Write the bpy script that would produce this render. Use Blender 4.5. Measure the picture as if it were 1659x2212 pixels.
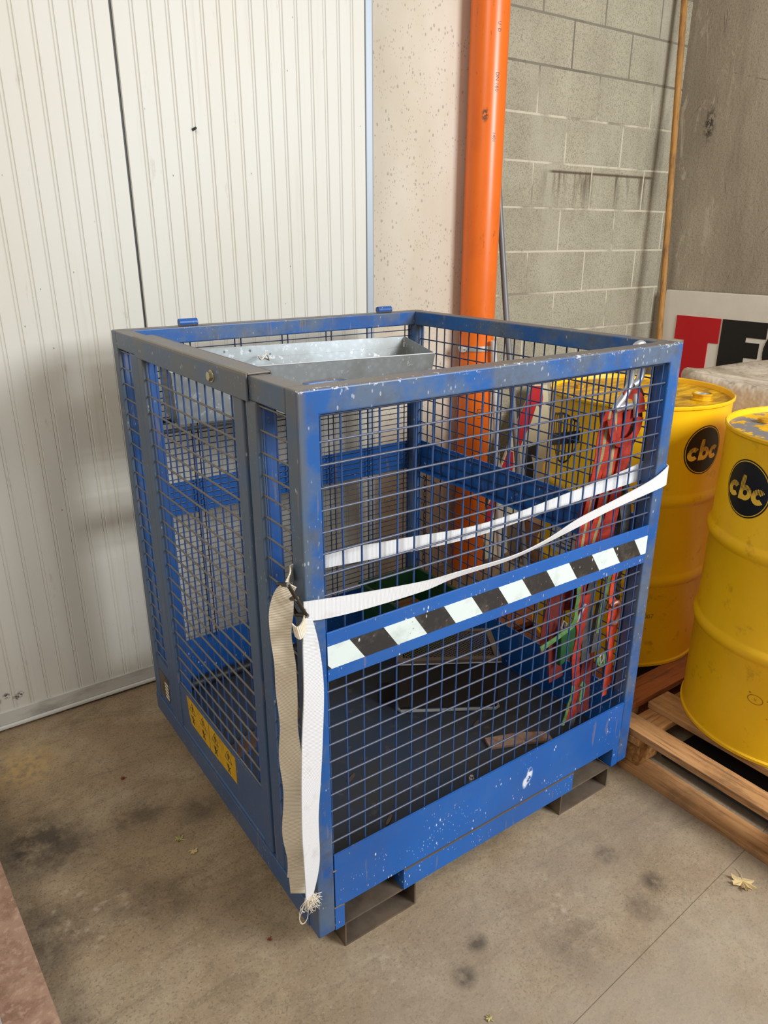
import bpy, bmesh, math, random
from mathutils import Vector, Matrix

random.seed(7)
for o in list(bpy.data.objects):
    bpy.data.objects.remove(o, do_unlink=True)
SC = bpy.context.scene
COL = SC.collection

FL = -0.072      # floor level

# ------------------------------------------------------------------ camera
cam_d = bpy.data.cameras.new('camera')
cam_d.sensor_fit = 'HORIZONTAL'
cam_d.sensor_width = 36.0
cam_d.lens = 1580.46 / 1659 * 36.0
cam_d.clip_start = 0.02
cam = bpy.data.objects.new('camera', cam_d)
COL.objects.link(cam)
YAW, PITCH = 0.6110, 0.3576
fwd = Vector((math.sin(YAW) * math.cos(PITCH), math.cos(YAW) * math.cos(PITCH), -math.sin(PITCH)))
rgt = Vector((math.cos(YAW), -math.sin(YAW), 0))
upv = rgt.cross(fwd)
m = Matrix((rgt, upv, -fwd)).transposed().to_4x4()
m.translation = Vector((-0.5531, -1.0347, 1.4290))
cam.matrix_world = m
SC.camera = cam

# ------------------------------------------------------------------ world, lights, exposure
world = bpy.data.worlds.new('world')
SC.world = world
world.use_nodes = True
bg = world.node_tree.nodes['Background']
bg.inputs[0].default_value = (1.0, 0.93, 0.82, 1)
bg.inputs[1].default_value = 0.30


def area_light(name, loc, target, size, size_y, power, color):
    d = bpy.data.lights.new(name, 'AREA')
    d.shape = 'RECTANGLE'
    d.size, d.size_y = size, size_y
    d.energy = power
    d.color = color
    o = bpy.data.objects.new(name, d)
    COL.objects.link(o)
    o.location = loc
    o.rotation_euler = (Vector(target) - Vector(loc)).to_track_quat('-Z', 'Y').to_euler()
    return o


# daylight through the hall's open bay door, behind and beside the photographer
area_light('daylight_bay_door', (2.1, -3.0, 2.6), (0.4, 1.0, 0.9), 1.5, 1.4, 188, (0.94, 0.97, 1.0))
# added soft fill from the high left, no real opening; lifts door, floor, cage side
area_light('added_left_fill', (-2.6, -1.6, 3.9), (0.8, 1.0, 0.9), 1.6, 1.6, 66, (1.0, 0.94, 0.85))

vs = SC.view_settings
vs.view_transform = 'Standard'
vs.look = 'None'
vs.exposure = 0.08
vs.gamma = 1.0
vs.use_curve_mapping = False
SC.cycles.max_bounces = 8


# ------------------------------------------------------------------ colour + materials
def lin(c):
    c /= 255.0
    return c / 12.92 if c <= 0.04045 else ((c + 0.055) / 1.055) ** 2.4


def S(r, g, b):
    return (lin(r), lin(g), lin(b), 1.0)


class Mat:
    """node material built layer by layer"""

    def __init__(self, name, base, rough=0.5, metal=0.0, coord='Object', spec=0.5):
        self.m = bpy.data.materials.new(name)
        self.m.use_nodes = True
        self.nt = self.m.node_tree
        self.b = self.nt.nodes['Principled BSDF']
        self.b.inputs['Roughness'].default_value = rough
        self.b.inputs['Metallic'].default_value = metal
        self.b.inputs['Specular IOR Level'].default_value = spec
        tc = self.nt.nodes.new('ShaderNodeTexCoord')
        self.vec = tc.outputs[coord]
        self.col = None
        rgb = self.nt.nodes.new('ShaderNodeRGB')
        rgb.outputs[0].default_value = base
        self.col = rgb.outputs[0]
        self._link()

    def _link(self):
        self.nt.links.new(self.col, self.b.inputs['Base Color'])

    def _map(self, stretch, off):
        mp = self.nt.nodes.new('ShaderNodeMapping')
        mp.inputs['Scale'].default_value = stretch
        mp.inputs['Location'].default_value = off
        self.nt.links.new(self.vec, mp.inputs['Vector'])
        return mp.outputs[0]

    def rng(self, sock, lo, hi, a=0.0, b=1.0):
        r = self.nt.nodes.new('ShaderNodeMapRange')
        r.inputs['From Min'].default_value = lo
        r.inputs['From Max'].default_value = hi
        r.inputs['To Min'].default_value = a
        r.inputs['To Max'].default_value = b
        self.nt.links.new(sock, r.inputs['Value'])
        return r.outputs[0]

    def noise(self, scale, lo=0.4, hi=0.6, detail=4, rough=0.6, stretch=(1, 1, 1), off=(0, 0, 0), dist=0.0):
        n = self.nt.nodes.new('ShaderNodeTexNoise')
        n.inputs['Scale'].default_value = scale
        n.inputs['Detail'].default_value = detail
        n.inputs['Roughness'].default_value = rough
        n.inputs['Distortion'].default_value = dist
        self.nt.links.new(self._map(stretch, off), n.inputs['Vector'])
        return self.rng(n.outputs['Fac'], lo, hi)

    def spots(self, scale, lo, hi, stretch=(1, 1, 1), off=(0, 0, 0)):
        n = self.nt.nodes.new('ShaderNodeTexVoronoi')
        n.inputs['Scale'].default_value = scale
        self.nt.links.new(self._map(stretch, off), n.inputs['Vector'])
        return self.rng(n.outputs['Distance'], lo, hi, 1.0, 0.0)

    def cracks(self, scale, lo, hi, stretch=(1, 1, 1), off=(0, 0, 0)):
        n = self.nt.nodes.new('ShaderNodeTexVoronoi')
        n.feature = 'DISTANCE_TO_EDGE'
        n.inputs['Scale'].default_value = scale
        self.nt.links.new(self._map(stretch, off), n.inputs['Vector'])
        return self.rng(n.outputs['Distance'], lo, hi, 1.0, 0.0)

    def axis(self, ax, lo, hi, a=0.0, b=1.0):
        s = self.nt.nodes.new('ShaderNodeSeparateXYZ')
        self.nt.links.new(self.vec, s.inputs[0])
        return self.rng(s.outputs[ax], lo, hi, a, b)

    def wave(self, scale, ax='X', lo=0.0, hi=1.0):
        w = self.nt.nodes.new('ShaderNodeTexWave')
        w.bands_direction = ax
        w.inputs['Scale'].default_value = scale
        self.nt.links.new(self.vec, w.inputs['Vector'])
        return self.rng(w.outputs['Fac'], lo, hi)

    def blob(self, c, r0, r1, stretch=(1, 1, 1)):
        v = self.nt.nodes.new('ShaderNodeVectorMath')
        v.operation = 'SUBTRACT'
        self.nt.links.new(self.vec, v.inputs[0])
        v.inputs[1].default_value = c
        m_ = self.nt.nodes.new('ShaderNodeVectorMath')
        m_.operation = 'MULTIPLY'
        m_.inputs[1].default_value = stretch
        self.nt.links.new(v.outputs[0], m_.inputs[0])
        l = self.nt.nodes.new('ShaderNodeVectorMath')
        l.operation = 'LENGTH'
        self.nt.links.new(m_.outputs[0], l.inputs[0])
        return self.rng(l.outputs['Value'], r0, r1, 1.0, 0.0)

    def mul(self, *socks):
        o = socks[0]
        for s in socks[1:]:
            mm = self.nt.nodes.new('ShaderNodeMath')
            mm.operation = 'MULTIPLY'
            self.nt.links.new(o, mm.inputs[0])
            if isinstance(s, (int, float)):
                mm.inputs[1].default_value = s
            else:
                self.nt.links.new(s, mm.inputs[1])
            o = mm.outputs[0]
        return o

    def add(self, a, b):
        mm = self.nt.nodes.new('ShaderNodeMath')
        mm.operation = 'ADD'
        mm.use_clamp = True
        self.nt.links.new(a, mm.inputs[0])
        self.nt.links.new(b, mm.inputs[1])
        return mm.outputs[0]

    def layer(self, mask, color, amount=1.0):
        mx = self.nt.nodes.new('ShaderNodeMix')
        mx.data_type = 'RGBA'
        mk_ = self.mul(mask, amount) if amount != 1.0 else mask
        self.nt.links.new(mk_, mx.inputs[0])
        self.nt.links.new(self.col, mx.inputs[6])
        mx.inputs[7].default_value = color
        self.col = mx.outputs[2]
        self._link()
        return self

    def rough(self, mask, a, b):
        self.nt.links.new(self.rng(mask, 0, 1, a, b), self.b.inputs['Roughness'])
        return self

    def bump(self, mask, strength=0.3, dist=0.002):
        bp = self.nt.nodes.new('ShaderNodeBump')
        bp.inputs['Strength'].default_value = strength
        bp.inputs['Distance'].default_value = dist
        self.nt.links.new(mask, bp.inputs['Height'])
        self.nt.links.new(bp.outputs[0], self.b.inputs['Normal'])
        return self


def blue_paint(name, dirt, speck, base=S(24, 91, 160), side=0.85):
    M_ = Mat(name, base, 0.42)
    M_.layer(M_.noise(3.0, 0.35, 0.7), S(18, 72, 144), 0.6)
    M_.layer(M_.noise(7, 0.44, 0.60, 6, 0.65), S(92, 104, 116), dirt)
    M_.layer(M_.noise(22, 0.48, 0.72, 6, 0.7, off=(3, 1, 2)), S(74, 72, 68), dirt * 0.8)
    # dull grey-blue film over the outer side by the door, grime along the top of the rails
    if side:
        M_.layer(M_.mul(M_.axis(0, -0.500, -0.513), M_.noise(6, 0.15, 0.42, 5), M_.axis(2, 0.05, 0.9, 0.62, 1.0)), S(78, 94, 112), side)
        M_.layer(M_.mul(M_.axis(0, -0.500, -0.513), M_.axis(2, 0.9, 1.25), M_.noise(10, 0.4, 0.6, 6)), S(98, 94, 88), side * 0.7)
    M_.layer(M_.mul(M_.axis(2, 1.2695, 1.2710), M_.axis(2, 1.2785, 1.277), M_.noise(9, 0.2, 0.45, 5)), S(112, 104, 94), 0.9)
    if speck:
        k = M_.mul(M_.spots(95, 0.13, 0.2, (1, 1, 0.45)), M_.noise(14, 0.55, 0.60))
        M_.layer(k, S(225, 232, 240), speck)
        k = M_.mul(M_.spots(170, 0.10, 0.18, (1, 1, 0.4), (2, 5, 1)), M_.noise(9, 0.52, 0.60, off=(4, 4, 4)))
        M_.layer(k, S(205, 215, 228), speck * 0.8)
        M_.layer(M_.mul(M_.noise(60, 0.66, 0.7, 2, 0.5, (1, 1, 0.12), (1, 2, 3))), S(120, 110, 120), 0.5)
    M_.bump(M_.noise(45, 0.3, 0.7, 3), 0.08, 0.001)
    return M_


_p = blue_paint('blue_paint', 0.10, 0.8, S(22, 96, 178))
for (x_, z_, r_) in ((0.63, 0.14, 0.016), (0.615, 0.118, 0.014), (0.625, 0.128, 0.014)):
    _p.layer(_p.mul(_p.blob((x_ - 0.519, -0.515, z_ + 0.072), r_ * 0.5, r_, (1.3, 1, 0.7)), _p.noise(60, 0.4, 0.5, 5)), S(226, 232, 240), 0.95)
PAINT = _p.m
_p = blue_paint('blue_paint_rail', 0.8, 0.35)
_k = _p.mul(_p.noise(70, 0.58, 0.62, 4, 0.7, (1, 1, 1.5)), _p.axis(2, 1.262, 1.268))
_p.layer(_p.mul(_k, _p.axis(1, -0.505, -0.512)), S(215, 215, 220), 0.9)
PAINT_RAIL = _p.m
_p = blue_paint('blue_paint_side', 0.3, 0.25, S(22, 84, 154), 0.9)
PAINT_SIDE = _p.m
_w = Mat('blue_wire_paint_shaded', S(26, 48, 88), 0.4)  # inner and back wires, their shade put into a darker blue
_w.layer(_w.noise(40, 0.45, 0.6, 4, 0.6, (1, 1, 0.1)), S(60, 66, 82), 0.6)
PAINT_WIRE_SHADED = _w.m
_w = Mat('front_wire_dusty', S(80, 84, 98), 0.36)
_w.layer(_w.noise(40, 0.42, 0.6, 4, 0.6, (1, 1, 0.1)), S(64, 80, 114), 0.7)
PAINT_WIRE_DUST = _w.m
_w = Mat('front_wire_upright', S(34, 72, 126), 0.36)
_w.layer(_w.noise(60, 0.55, 0.65, 4, 0.6, (1, 1, 0.1)), S(110, 120, 140), 0.6)
PAINT_WIRE_FRONT = _w.m
_w = Mat('dusty_lit_wire_paint', S(96, 94, 94), 0.45)  # dust on the level wires, with light on their tops painted in as a paler tone
_w.layer(_w.noise(40, 0.4, 0.6, 4, 0.6, (1, 1, 0.1)), S(120, 110, 98), 0.75)
PAINT_WIRE_SIDE = _w.m
_w = Mat('blue_wire_paint_upright', S(36, 74, 136), 0.4)
_w.layer(_w.noise(40, 0.45, 0.6, 4, 0.6, (1, 1, 0.1)), S(60, 72, 92), 0.7)
PAINT_WIRE_UP = _w.m

_f = Mat('cage_floor_steel', S(42, 54, 72), 0.55)
_f.layer(_f.noise(4, 0.4, 0.65, 6, 0.65), S(56, 52, 46), 0.9)
_f.layer(_f.noise(30, 0.62, 0.7, 5), S(90, 84, 76), 0.5)
CAGE_FLOOR = _f.m

_k = Mat('bare_dark_steel', S(118, 104, 90), 0.5, 0.35)
_k.layer(_k.noise(9, 0.4, 0.65, 6), S(82, 68, 58), 0.9)
_k.layer(_k.noise(26, 0.6, 0.7, 5, off=(2, 2, 2)), S(128, 100, 80), 0.6)
DARK_STEEL = _k.m
STEP_PLATE_SHADED = Mat('step_plate_shaded', S(58, 48, 40), 0.5, 0.3).m  # shade inside the cage put into the plates as a darker brown
TREAD_STEEL = Mat('tread_steel', S(112, 98, 84), 0.5, 0.3).m

_g = Mat('galvanised', S(158, 165, 168), 0.4, 0.45)
_g.layer(_g.spots(55, 0.1, 0.55), S(182, 190, 194), 0.5)
_g.layer(_g.noise(6, 0.45, 0.65, 6), S(132, 134, 128), 0.7)
_g.layer(_g.noise(55, 0.62, 0.66, 3), S(214, 220, 224), 0.5)
_g.layer(_g.spots(16, 0.05, 0.08, off=(1, 3, 2)), S(60, 56, 50), 0.8)
GALV = _g.m
GALV_POLE = Mat('galvanised_pole', S(122, 124, 126), 0.45, 0.2).m
STEEL = Mat('polished_steel', S(205, 206, 208), 0.38, 0.7).m
WHITE_POLE = Mat('white_tube', S(214, 212, 206), 0.4).m
BLACK = Mat('black_plastic', S(26, 26, 27), 0.5).m
BUCKLE = Mat('dark_buckle_steel', S(70, 66, 60), 0.35, 0.8).m
BRASS = Mat('zinc_bolt', S(190, 180, 150), 0.35, 0.8).m

_c = Mat('concrete_floor', S(162, 138, 108), 0.8)
_c.layer(_c.noise(1.6, 0.35, 0.65, 5), S(132, 112, 86), 0.8)
_c.layer(_c.noise(5, 0.45, 0.7, 7, 0.7, (1, 1, 1), (5, 1, 0)), S(178, 160, 132), 0.8)
_c.layer(_c.noise(9, 0.52, 0.75, 7, 0.75, (0.5, 1.6, 1), (2, 7, 0), 0.8), S(104, 88, 68), 0.75)
_c.layer(_c.noise(24, 0.5, 0.72, 6, 0.75, off=(1, 8, 0)), S(120, 102, 80), 0.6)
_c.layer(_c.noise(190, 0.52, 0.7, 3, 0.6), S(84, 72, 58), 0.6)
_c.layer(_c.noise(150, 0.6, 0.72, 3, 0.6, off=(3, 3, 3)), S(186, 172, 150), 0.45)
# lighter, greyer slab towards the aisle
_c.layer(_c.mul(_c.axis(1, 0.35, -0.55), _c.noise(2.5, 0.3, 0.6, off=(9, 2, 0))), S(160, 150, 134), 0.65)
# oil and rubber stains
for (x_, y_, r_, a_) in ((-0.188, 0.68, 0.10, 0.6), (-0.04, 0.60, 0.08, 0.55), (-0.44, 0.72, 0.14, 0.85), (-0.38, 0.66, 0.12, 0.5),
                         (-0.30, 0.42, 0.09, 0.5), (-0.22, 0.35, 0.10, 0.4), (-0.47, 0.42, 0.12, 0.6), (0.317, -0.157, 0.035, 0.75),
                         (0.24, -0.205, 0.035, 0.75), (0.793, -0.286, 0.04, 0.8), (0.763, -0.161, 0.04, 0.6), (0.705, -0.318, 0.05, 0.5),
                         (0.50, -0.30, 0.11, 0.3), (0.0, 0.25, 0.2, 0.25)):
    _c.layer(_c.mul(_c.blob((x_, y_, FL), r_ * 0.35, r_), _c.noise(18, 0.3, 0.55, 5, 0.7, off=(x_ * 9, 1, 0))), S(66, 57, 48), a_)
# sandy patch and pale scuffs
_c.layer(_c.mul(_c.blob((-0.42, 1.08, FL), 0.04, 0.15), _c.noise(40, 0.35, 0.6)), S(196, 164, 104), 0.7)
for (x_, y_) in ((-0.44, 0.48), (-0.36, 0.40), (0.55, -0.2), (0.12, -0.1)):
    _c.layer(_c.mul(_c.blob((x_, y_, FL), 0.03, 0.12), _c.noise(45, 0.55, 0.68, 6)), S(200, 186, 164), 0.35)
_c.bump(_c.noise(70, 0.2, 0.8, 6), 0.25, 0.003)
CONCRETE_FLOOR = _c.m

_c = Mat('pillar_concrete', S(212, 203, 187), 0.85)
_c.layer(_c.noise(3, 0.4, 0.65, 6, 0.6, (1, 1, 0.5)), S(200, 188, 168), 0.8)
_c.layer(_c.mul(_c.spots(46, 0.15, 0.24, (1, 1, 0.7)), _c.noise(14, 0.48, 0.54)), S(140, 128, 112), 0.6)
_c.layer(_c.mul(_c.spots(95, 0.16, 0.26, (1, 1, 0.6), (1, 1, 1)), _c.noise(12, 0.44, 0.52, off=(7, 7, 7))), S(138, 126, 110), 0.5)
_c.bump(_c.mul(_c.spots(46, 0.15, 0.24, (1, 1, 0.7)), _c.noise(14, 0.48, 0.54)), -0.4, 0.004)
PILLAR = _c.m

_c = Mat('block_concrete', S(184, 177, 154), 0.92)
_c.layer(_c.noise(3, 0.4, 0.65, 5), S(164, 156, 134), 0.8)
_c.layer(_c.noise(200, 0.48, 0.64, 3, 0.6), S(124, 117, 100), 0.7)
_c.layer(_c.noise(210, 0.55, 0.7, 3, 0.6, off=(4, 4, 4)), S(198, 192, 174), 0.6)
_c.layer(_c.noise(5, 0.5, 0.68, 5, 0.6, (1, 1, 0.25), (2, 0, 5)), S(186, 180, 162), 0.6)
_c.layer(_c.mul(_c.noise(16, 0.5, 0.62, 5, 0.6, (1, 1, 0.12), (1, 0, 3)), _c.axis(2, 1.50, 1.70), _c.axis(2, 1.745, 1.72), _c.axis(0, 2.2, 2.35)), S(92, 78, 60), 0.8)
_c.layer(_c.mul(_c.axis(2, 1.722, 1.728), _c.axis(2, 1.74, 1.733), _c.axis(0, 2.28, 2.32), _c.axis(0, 3.1, 3.06)), S(78, 60, 42), 0.85)
_c.layer(_c.mul(_c.noise(6, 0.45, 0.65, 5, 0.6, (1, 1, 0.2), (7, 0, 3)), _c.axis(0, 2.9, 3.2)), S(92, 86, 74), 0.7)
_c.bump(_c.noise(230, 0.2, 0.8, 3), 0.5, 0.003)
BLOCK = _c.m
_c = Mat('mortar', S(206, 198, 176), 0.95)
_c.layer(_c.noise(4, 0.5, 0.62), S(140, 132, 116), 0.9)
_c.layer(_c.axis(2, 2.05, 2.15), S(112, 104, 92), 0.85)
MORTAR = _c.m
_c = Mat('cast_concrete', S(180, 168, 148), 0.9)
_c.layer(_c.noise(2.2, 0.38, 0.66, 6, 0.6, (1, 1, 0.4)), S(146, 134, 116), 0.85)
_c.layer(_c.noise(9, 0.5, 0.7, 6, 0.65, (1, 1, 0.12), (3, 3, 3)), S(130, 120, 104), 0.6)
_c.layer(_c.noise(120, 0.5, 0.7, 4), S(118, 108, 96), 0.6)
_c.layer(_c.mul(_c.noise(14, 0.56, 0.62, 7, 0.75, (1, 1, 0.25), (1, 5, 2), 0.6), _c.axis(1, 1.25, 1.4)), S(198, 188, 168), 0.6)
_c.layer(_c.mul(_c.cracks(2.4, 0.001, 0.005, (1, 1, 0.6), (0.3, 0.1, 0.2)), _c.noise(7, 0.5, 0.6)), S(70, 62, 54), 0.5)
_c.layer(_c.mul(_c.blob((0, 1.47, 1.98), 0.02, 0.06, (0, 1.5, 0.6)), _c.noise(50, 0.45, 0.55, 5)), S(48, 42, 36), 0.9)
_c.bump(_c.noise(60, 0.2, 0.8, 6), 0.4, 0.004)
CAST = _c.m

_d = Mat('door_sheet', S(211, 209, 201), 0.5)
_d.layer(_d.noise(2.2, 0.4, 0.7, 4, 0.6, (1, 1, 0.4)), S(206, 201, 184), 0.7)
_d.layer(_d.noise(30, 0.62, 0.7, 6, 0.7, (1, 1, 0.25)), S(176, 168, 150), 0.45)
_d.layer(_d.noise(12, 0.6, 0.75, 5, 0.6, (1.5, 1, 0.06), (4, 0, 1)), S(190, 182, 160), 0.5)
_d.layer(_d.mul(_d.spots(26, 0.03, 0.055, (1, 1, 0.6)), _d.noise(5, 0.5, 0.55)), S(96, 88, 78), 0.8)
for (x_, z_) in ((-0.402, 0.053), (-0.375, 0.036), (-0.362, 0.044), (-0.43, 0.04)):
    _d.layer(_d.mul(_d.blob((x_ - 0.2, 0, z_ - FL), 0.004, 0.014, (1, 0, 1)), _d.noise(120, 0.45, 0.5)), S(50, 48, 46), 0.9)
DOOR_SHEET = _d.m
_d = Mat('aluminium_profile', S(206, 204, 198), 0.4, 0.12)
_d.layer(_d.noise(18, 0.5, 0.68, 6, 0.65, (0.3, 1, 1)), S(150, 146, 138), 0.7)
ALU = _d.m
EDGE_PROFILE = Mat('galvanised_edge', S(168, 178, 188), 0.4, 0.25).m

_o = Mat('orange_pvc', S(236, 112, 28), 0.32)
_o.layer(_o.noise(8, 0.5, 0.72, 6, 0.65, (1, 1, 0.5)), S(214, 98, 26), 0.7)
_o.layer(_o.mul(_o.noise(30, 0.62, 0.68, 6, 0.7, (2, 2, 0.5), (3, 2, 1))), S(150, 74, 30), 0.6)
_o.layer(_o.mul(_o.blob((-0.05, -0.05, 1.95), 0.008, 0.016, (1, 1, 0.5)), _o.noise(90, 0.4, 0.5)), S(70, 52, 40), 0.9)
ORANGE = _o.m


def yellow_paint(name, brown=0.0, peel=0.0):
    y = Mat(name, S(250, 194, 10), 0.4)
    y.layer(y.noise(5, 0.4, 0.7, 5), S(236, 176, 10), 0.7)
    y.layer(y.noise(14, 0.58, 0.7, 7, 0.7, off=(5, 2, 1)), S(150, 102, 14), 0.5)
    y.layer(y.mul(y.spots(22, 0.04, 0.09), y.noise(6, 0.5, 0.55)), S(92, 60, 16), 0.7)
    if brown:
        y.layer(y.noise(9, 0.35, 0.6, 6, 0.7, (1, 3, 1)), S(150, 98, 20), brown)
    if peel:
        y.layer(y.noise(11, 0.49, 0.50, 6, 0.65, off=(0.3, 0.2, 0)), S(122, 120, 124), peel)
    y.bump(y.noise(12, 0.3, 0.7, 3), 0.05, 0.004)
    return y.m


YELLOW = yellow_paint('yellow_drum')
YELLOW_LID = yellow_paint('yellow_lid_stained', brown=0.85)
YELLOW_LID_PEEL = yellow_paint('yellow_lid_peeled', brown=0.35, peel=1.0)
YELLOW_PLAIN = Mat('yellow_print', S(236, 190, 40), 0.45).m
_l = Mat('striped_print', S(240, 192, 60), 0.45, coord='UV')
_l.layer(_l.mul(_l.wave(70, 'X', 0.45, 0.55), _l.axis(1, -0.012, 0.0)), S(24, 22, 20))
PRINT_STRIPED = _l.m
BLACK_PRINT = Mat('black_print', S(24, 23, 22), 0.4).m
FAINT_PRINT = Mat('faint_print', S(150, 104, 14), 0.5).m


def wood(name, a, b, along=1):
    st = [9, 9, 9]
    st[along] = 0.7
    w = Mat(name, a, 0.75)
    w.layer(w.noise(4, 0.38, 0.66, 6, 0.65, tuple(st), dist=0.4), b, 0.9)
    w.layer(w.noise(9, 0.50, 0.66, 6, 0.7, tuple(st), (3, 1, 2)), S(92, 60, 36), 0.65)
    w.layer(w.noise(6, 0.5, 0.68, 5, 0.7, (1, 1, 1), (6, 1, 1)), S(104, 80, 58), 0.6)
    w.bump(w.noise(8, 0.3, 0.7, 6, 0.7, tuple(st)), 0.3, 0.003)
    return w.m


WOOD_Y = wood('pallet_pine', S(190, 142, 92), S(158, 112, 66), 1)
WOOD_X = wood('pallet_red_pine', S(190, 112, 58), S(150, 82, 40), 0)
WOOD_CROSS = wood('pallet_cross_pine', S(196, 144, 90), S(158, 108, 60), 0)
WOOD_POLE = wood('broomstick_wood', S(190, 140, 74), S(160, 112, 56), 2)
_c = Mat('chipboard', S(176, 126, 70), 0.9)
_c.layer(_c.noise(60, 0.4, 0.6, 4), S(128, 84, 42), 0.9)
_c.layer(_c.spots(120, 0.1, 0.3), S(70, 46, 26), 0.6)
CHIP = _c.m
_c = Mat('cardboard', S(150, 112, 84), 0.85)
_c.layer(_c.noise(6, 0.4, 0.6), S(120, 86, 66), 0.8)
CARD = _c.m

_w = Mat('white_webbing', S(228, 229, 230), 0.8, coord='UV')
_w.layer(_w.wave(105, 'X', 0.55, 0.95), S(186, 186, 194), 0.7)
_w.layer(_w.noise(14, 0.56, 0.75, 5, off=(1, 1, 1)), S(170, 160, 150), 0.5)
_w.bump(_w.wave(105, 'X'), 0.4, 0.001)
WEB_WHITE = _w.m
_w = Mat('soiled_webbing', S(236, 226, 206), 0.85, coord='UV')
_w.layer(_w.wave(95, 'X', 0.5, 0.95), S(176, 158, 132), 0.7)
_w.layer(_w.noise(9, 0.45, 0.7, 5), S(206, 190, 164), 0.6)
_w.bump(_w.wave(95, 'X'), 0.5, 0.001)
WEB_SOILED = _w.m
FRAY = Mat('frayed_thread', S(226, 216, 198), 0.9).m


def webbing(name, c1, c2):
    w = Mat(name, c1, 0.75, coord='UV')
    w.layer(w.noise(60, 0.4, 0.65, 4), c2, 0.7)
    w.bump(w.wave(160, 'X'), 0.4, 0.001)
    return w


RED_WEB = webbing('red_webbing', S(168, 40, 18), S(122, 26, 12)).m
_w = webbing('red_webbing_striped', S(186, 48, 18), S(140, 32, 12))
_w.layer(_w.mul(_w.axis(1, -0.005, -0.004), _w.axis(1, 0.005, 0.004)), S(148, 150, 108), 0.95)
RED_STRIPE = _w.m
ORANGE_WEB = webbing('orange_webbing', S(214, 70, 34), S(176, 50, 24)).m
GREEN_WEB = webbing('green_webbing', S(98, 142, 82), S(62, 104, 54)).m
DULL_GREEN = webbing('dull_green_webbing', S(96, 118, 70), S(66, 84, 48)).m
GREEN_PLASTIC = Mat('green_plastic', S(22, 78, 44), 0.45).m
DARK_RED = webbing('dark_red_webbing', S(112, 24, 18), S(74, 16, 12)).m
GREY_PAD = webbing('grey_pad', S(74, 74, 74), S(52, 52, 52)).m
_r = Mat('rope_fibre', S(92, 78, 58), 0.9)
_r.layer(_r.noise(90, 0.4, 0.6, 4), S(52, 44, 34), 0.8)
ROPE = _r.m
COPPER = Mat('copper_hook', S(168, 112, 92), 0.45, 0.5).m
_t = Mat('white_tape', S(214, 226, 224), 0.55)
_t.layer(_t.noise(20, 0.5, 0.7, 6), S(182, 196, 194), 0.7)
_t.layer(_t.mul(_t.spots(60, 0.06, 0.12), _t.noise(9, 0.5, 0.56)), S(110, 110, 110), 0.8)
TAPE_WHITE = _t.m
_t = Mat('black_tape', S(40, 39, 40), 0.55)
_t.layer(_t.noise(26, 0.48, 0.66, 7, 0.7), S(78, 72, 68), 0.8)
_t.layer(_t.noise(50, 0.62, 0.68, 6, 0.7, off=(2, 3, 1)), S(150, 126, 100), 0.6)
_t.layer(_t.mul(_t.spots(70, 0.1, 0.17, (1, 1, 0.5)), _t.noise(12, 0.52, 0.56)), S(214, 212, 206), 0.9)
TAPE_BLACK = _t.m
_t = Mat('yellow_sticker', S(214, 166, 22), 0.5)
_t.layer(_t.noise(30, 0.48, 0.68, 7, 0.7), S(150, 112, 24), 0.7)
STICKER = _t.m
_t = Mat('sign_board', S(236, 230, 216), 0.6)
_t.layer(_t.noise(3, 0.45, 0.65, 5), S(222, 214, 198), 0.7)
SIGN = _t.m
SIGN_RED = Mat('sign_red', S(200, 12, 28), 0.5).m
SIGN_BLACK = Mat('sign_black', S(20, 19, 19), 0.45).m
_t = Mat('dirty_plastic', S(206, 192, 172), 0.55)
_t.layer(_t.noise(4, 0.42, 0.66, 6), S(166, 150, 128), 0.85)
_t.layer(_t.noise(22, 0.58, 0.66, 6), S(110, 96, 80), 0.6)
_t.bump(_t.noise(5, 0.2, 0.8, 4), 0.6, 0.03)
DIRTY_PLASTIC = _t.m
_t = Mat('rusty_steel', S(156, 124, 104), 0.85)
_t.layer(_t.noise(14, 0.45, 0.62, 7, 0.7), S(124, 90, 72), 0.9)
_t.layer(_t.noise(60, 0.52, 0.68, 5, off=(2, 2, 2)), S(186, 156, 134), 0.6)
_t.bump(_t.noise(50, 0.2, 0.8, 6), 0.4, 0.003)
RUST = _t.m
GREY_STEEL = Mat('grey_steel_sheet', S(170, 170, 168), 0.5, 0.3).m
GREEN_BIN = Mat('green_bin_plastic', S(24, 66, 36), 0.5).m
RED_BOARD = Mat('red_board', S(186, 26, 38), 0.5).m
CREAM_BOARD = Mat('cream_board', S(206, 196, 164), 0.6).m
LEAF = Mat('dry_leaf', S(206, 182, 132), 0.8).m
LEAF_RED = Mat('brown_leaf', S(128, 62, 34), 0.8).m
LEAF_GREEN = Mat('pale_leaf', S(178, 168, 112), 0.8).m


# ------------------------------------------------------------------ mesh helpers
OFF = {}          # origin of every root, so that vertices can be given in world coordinates


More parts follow.
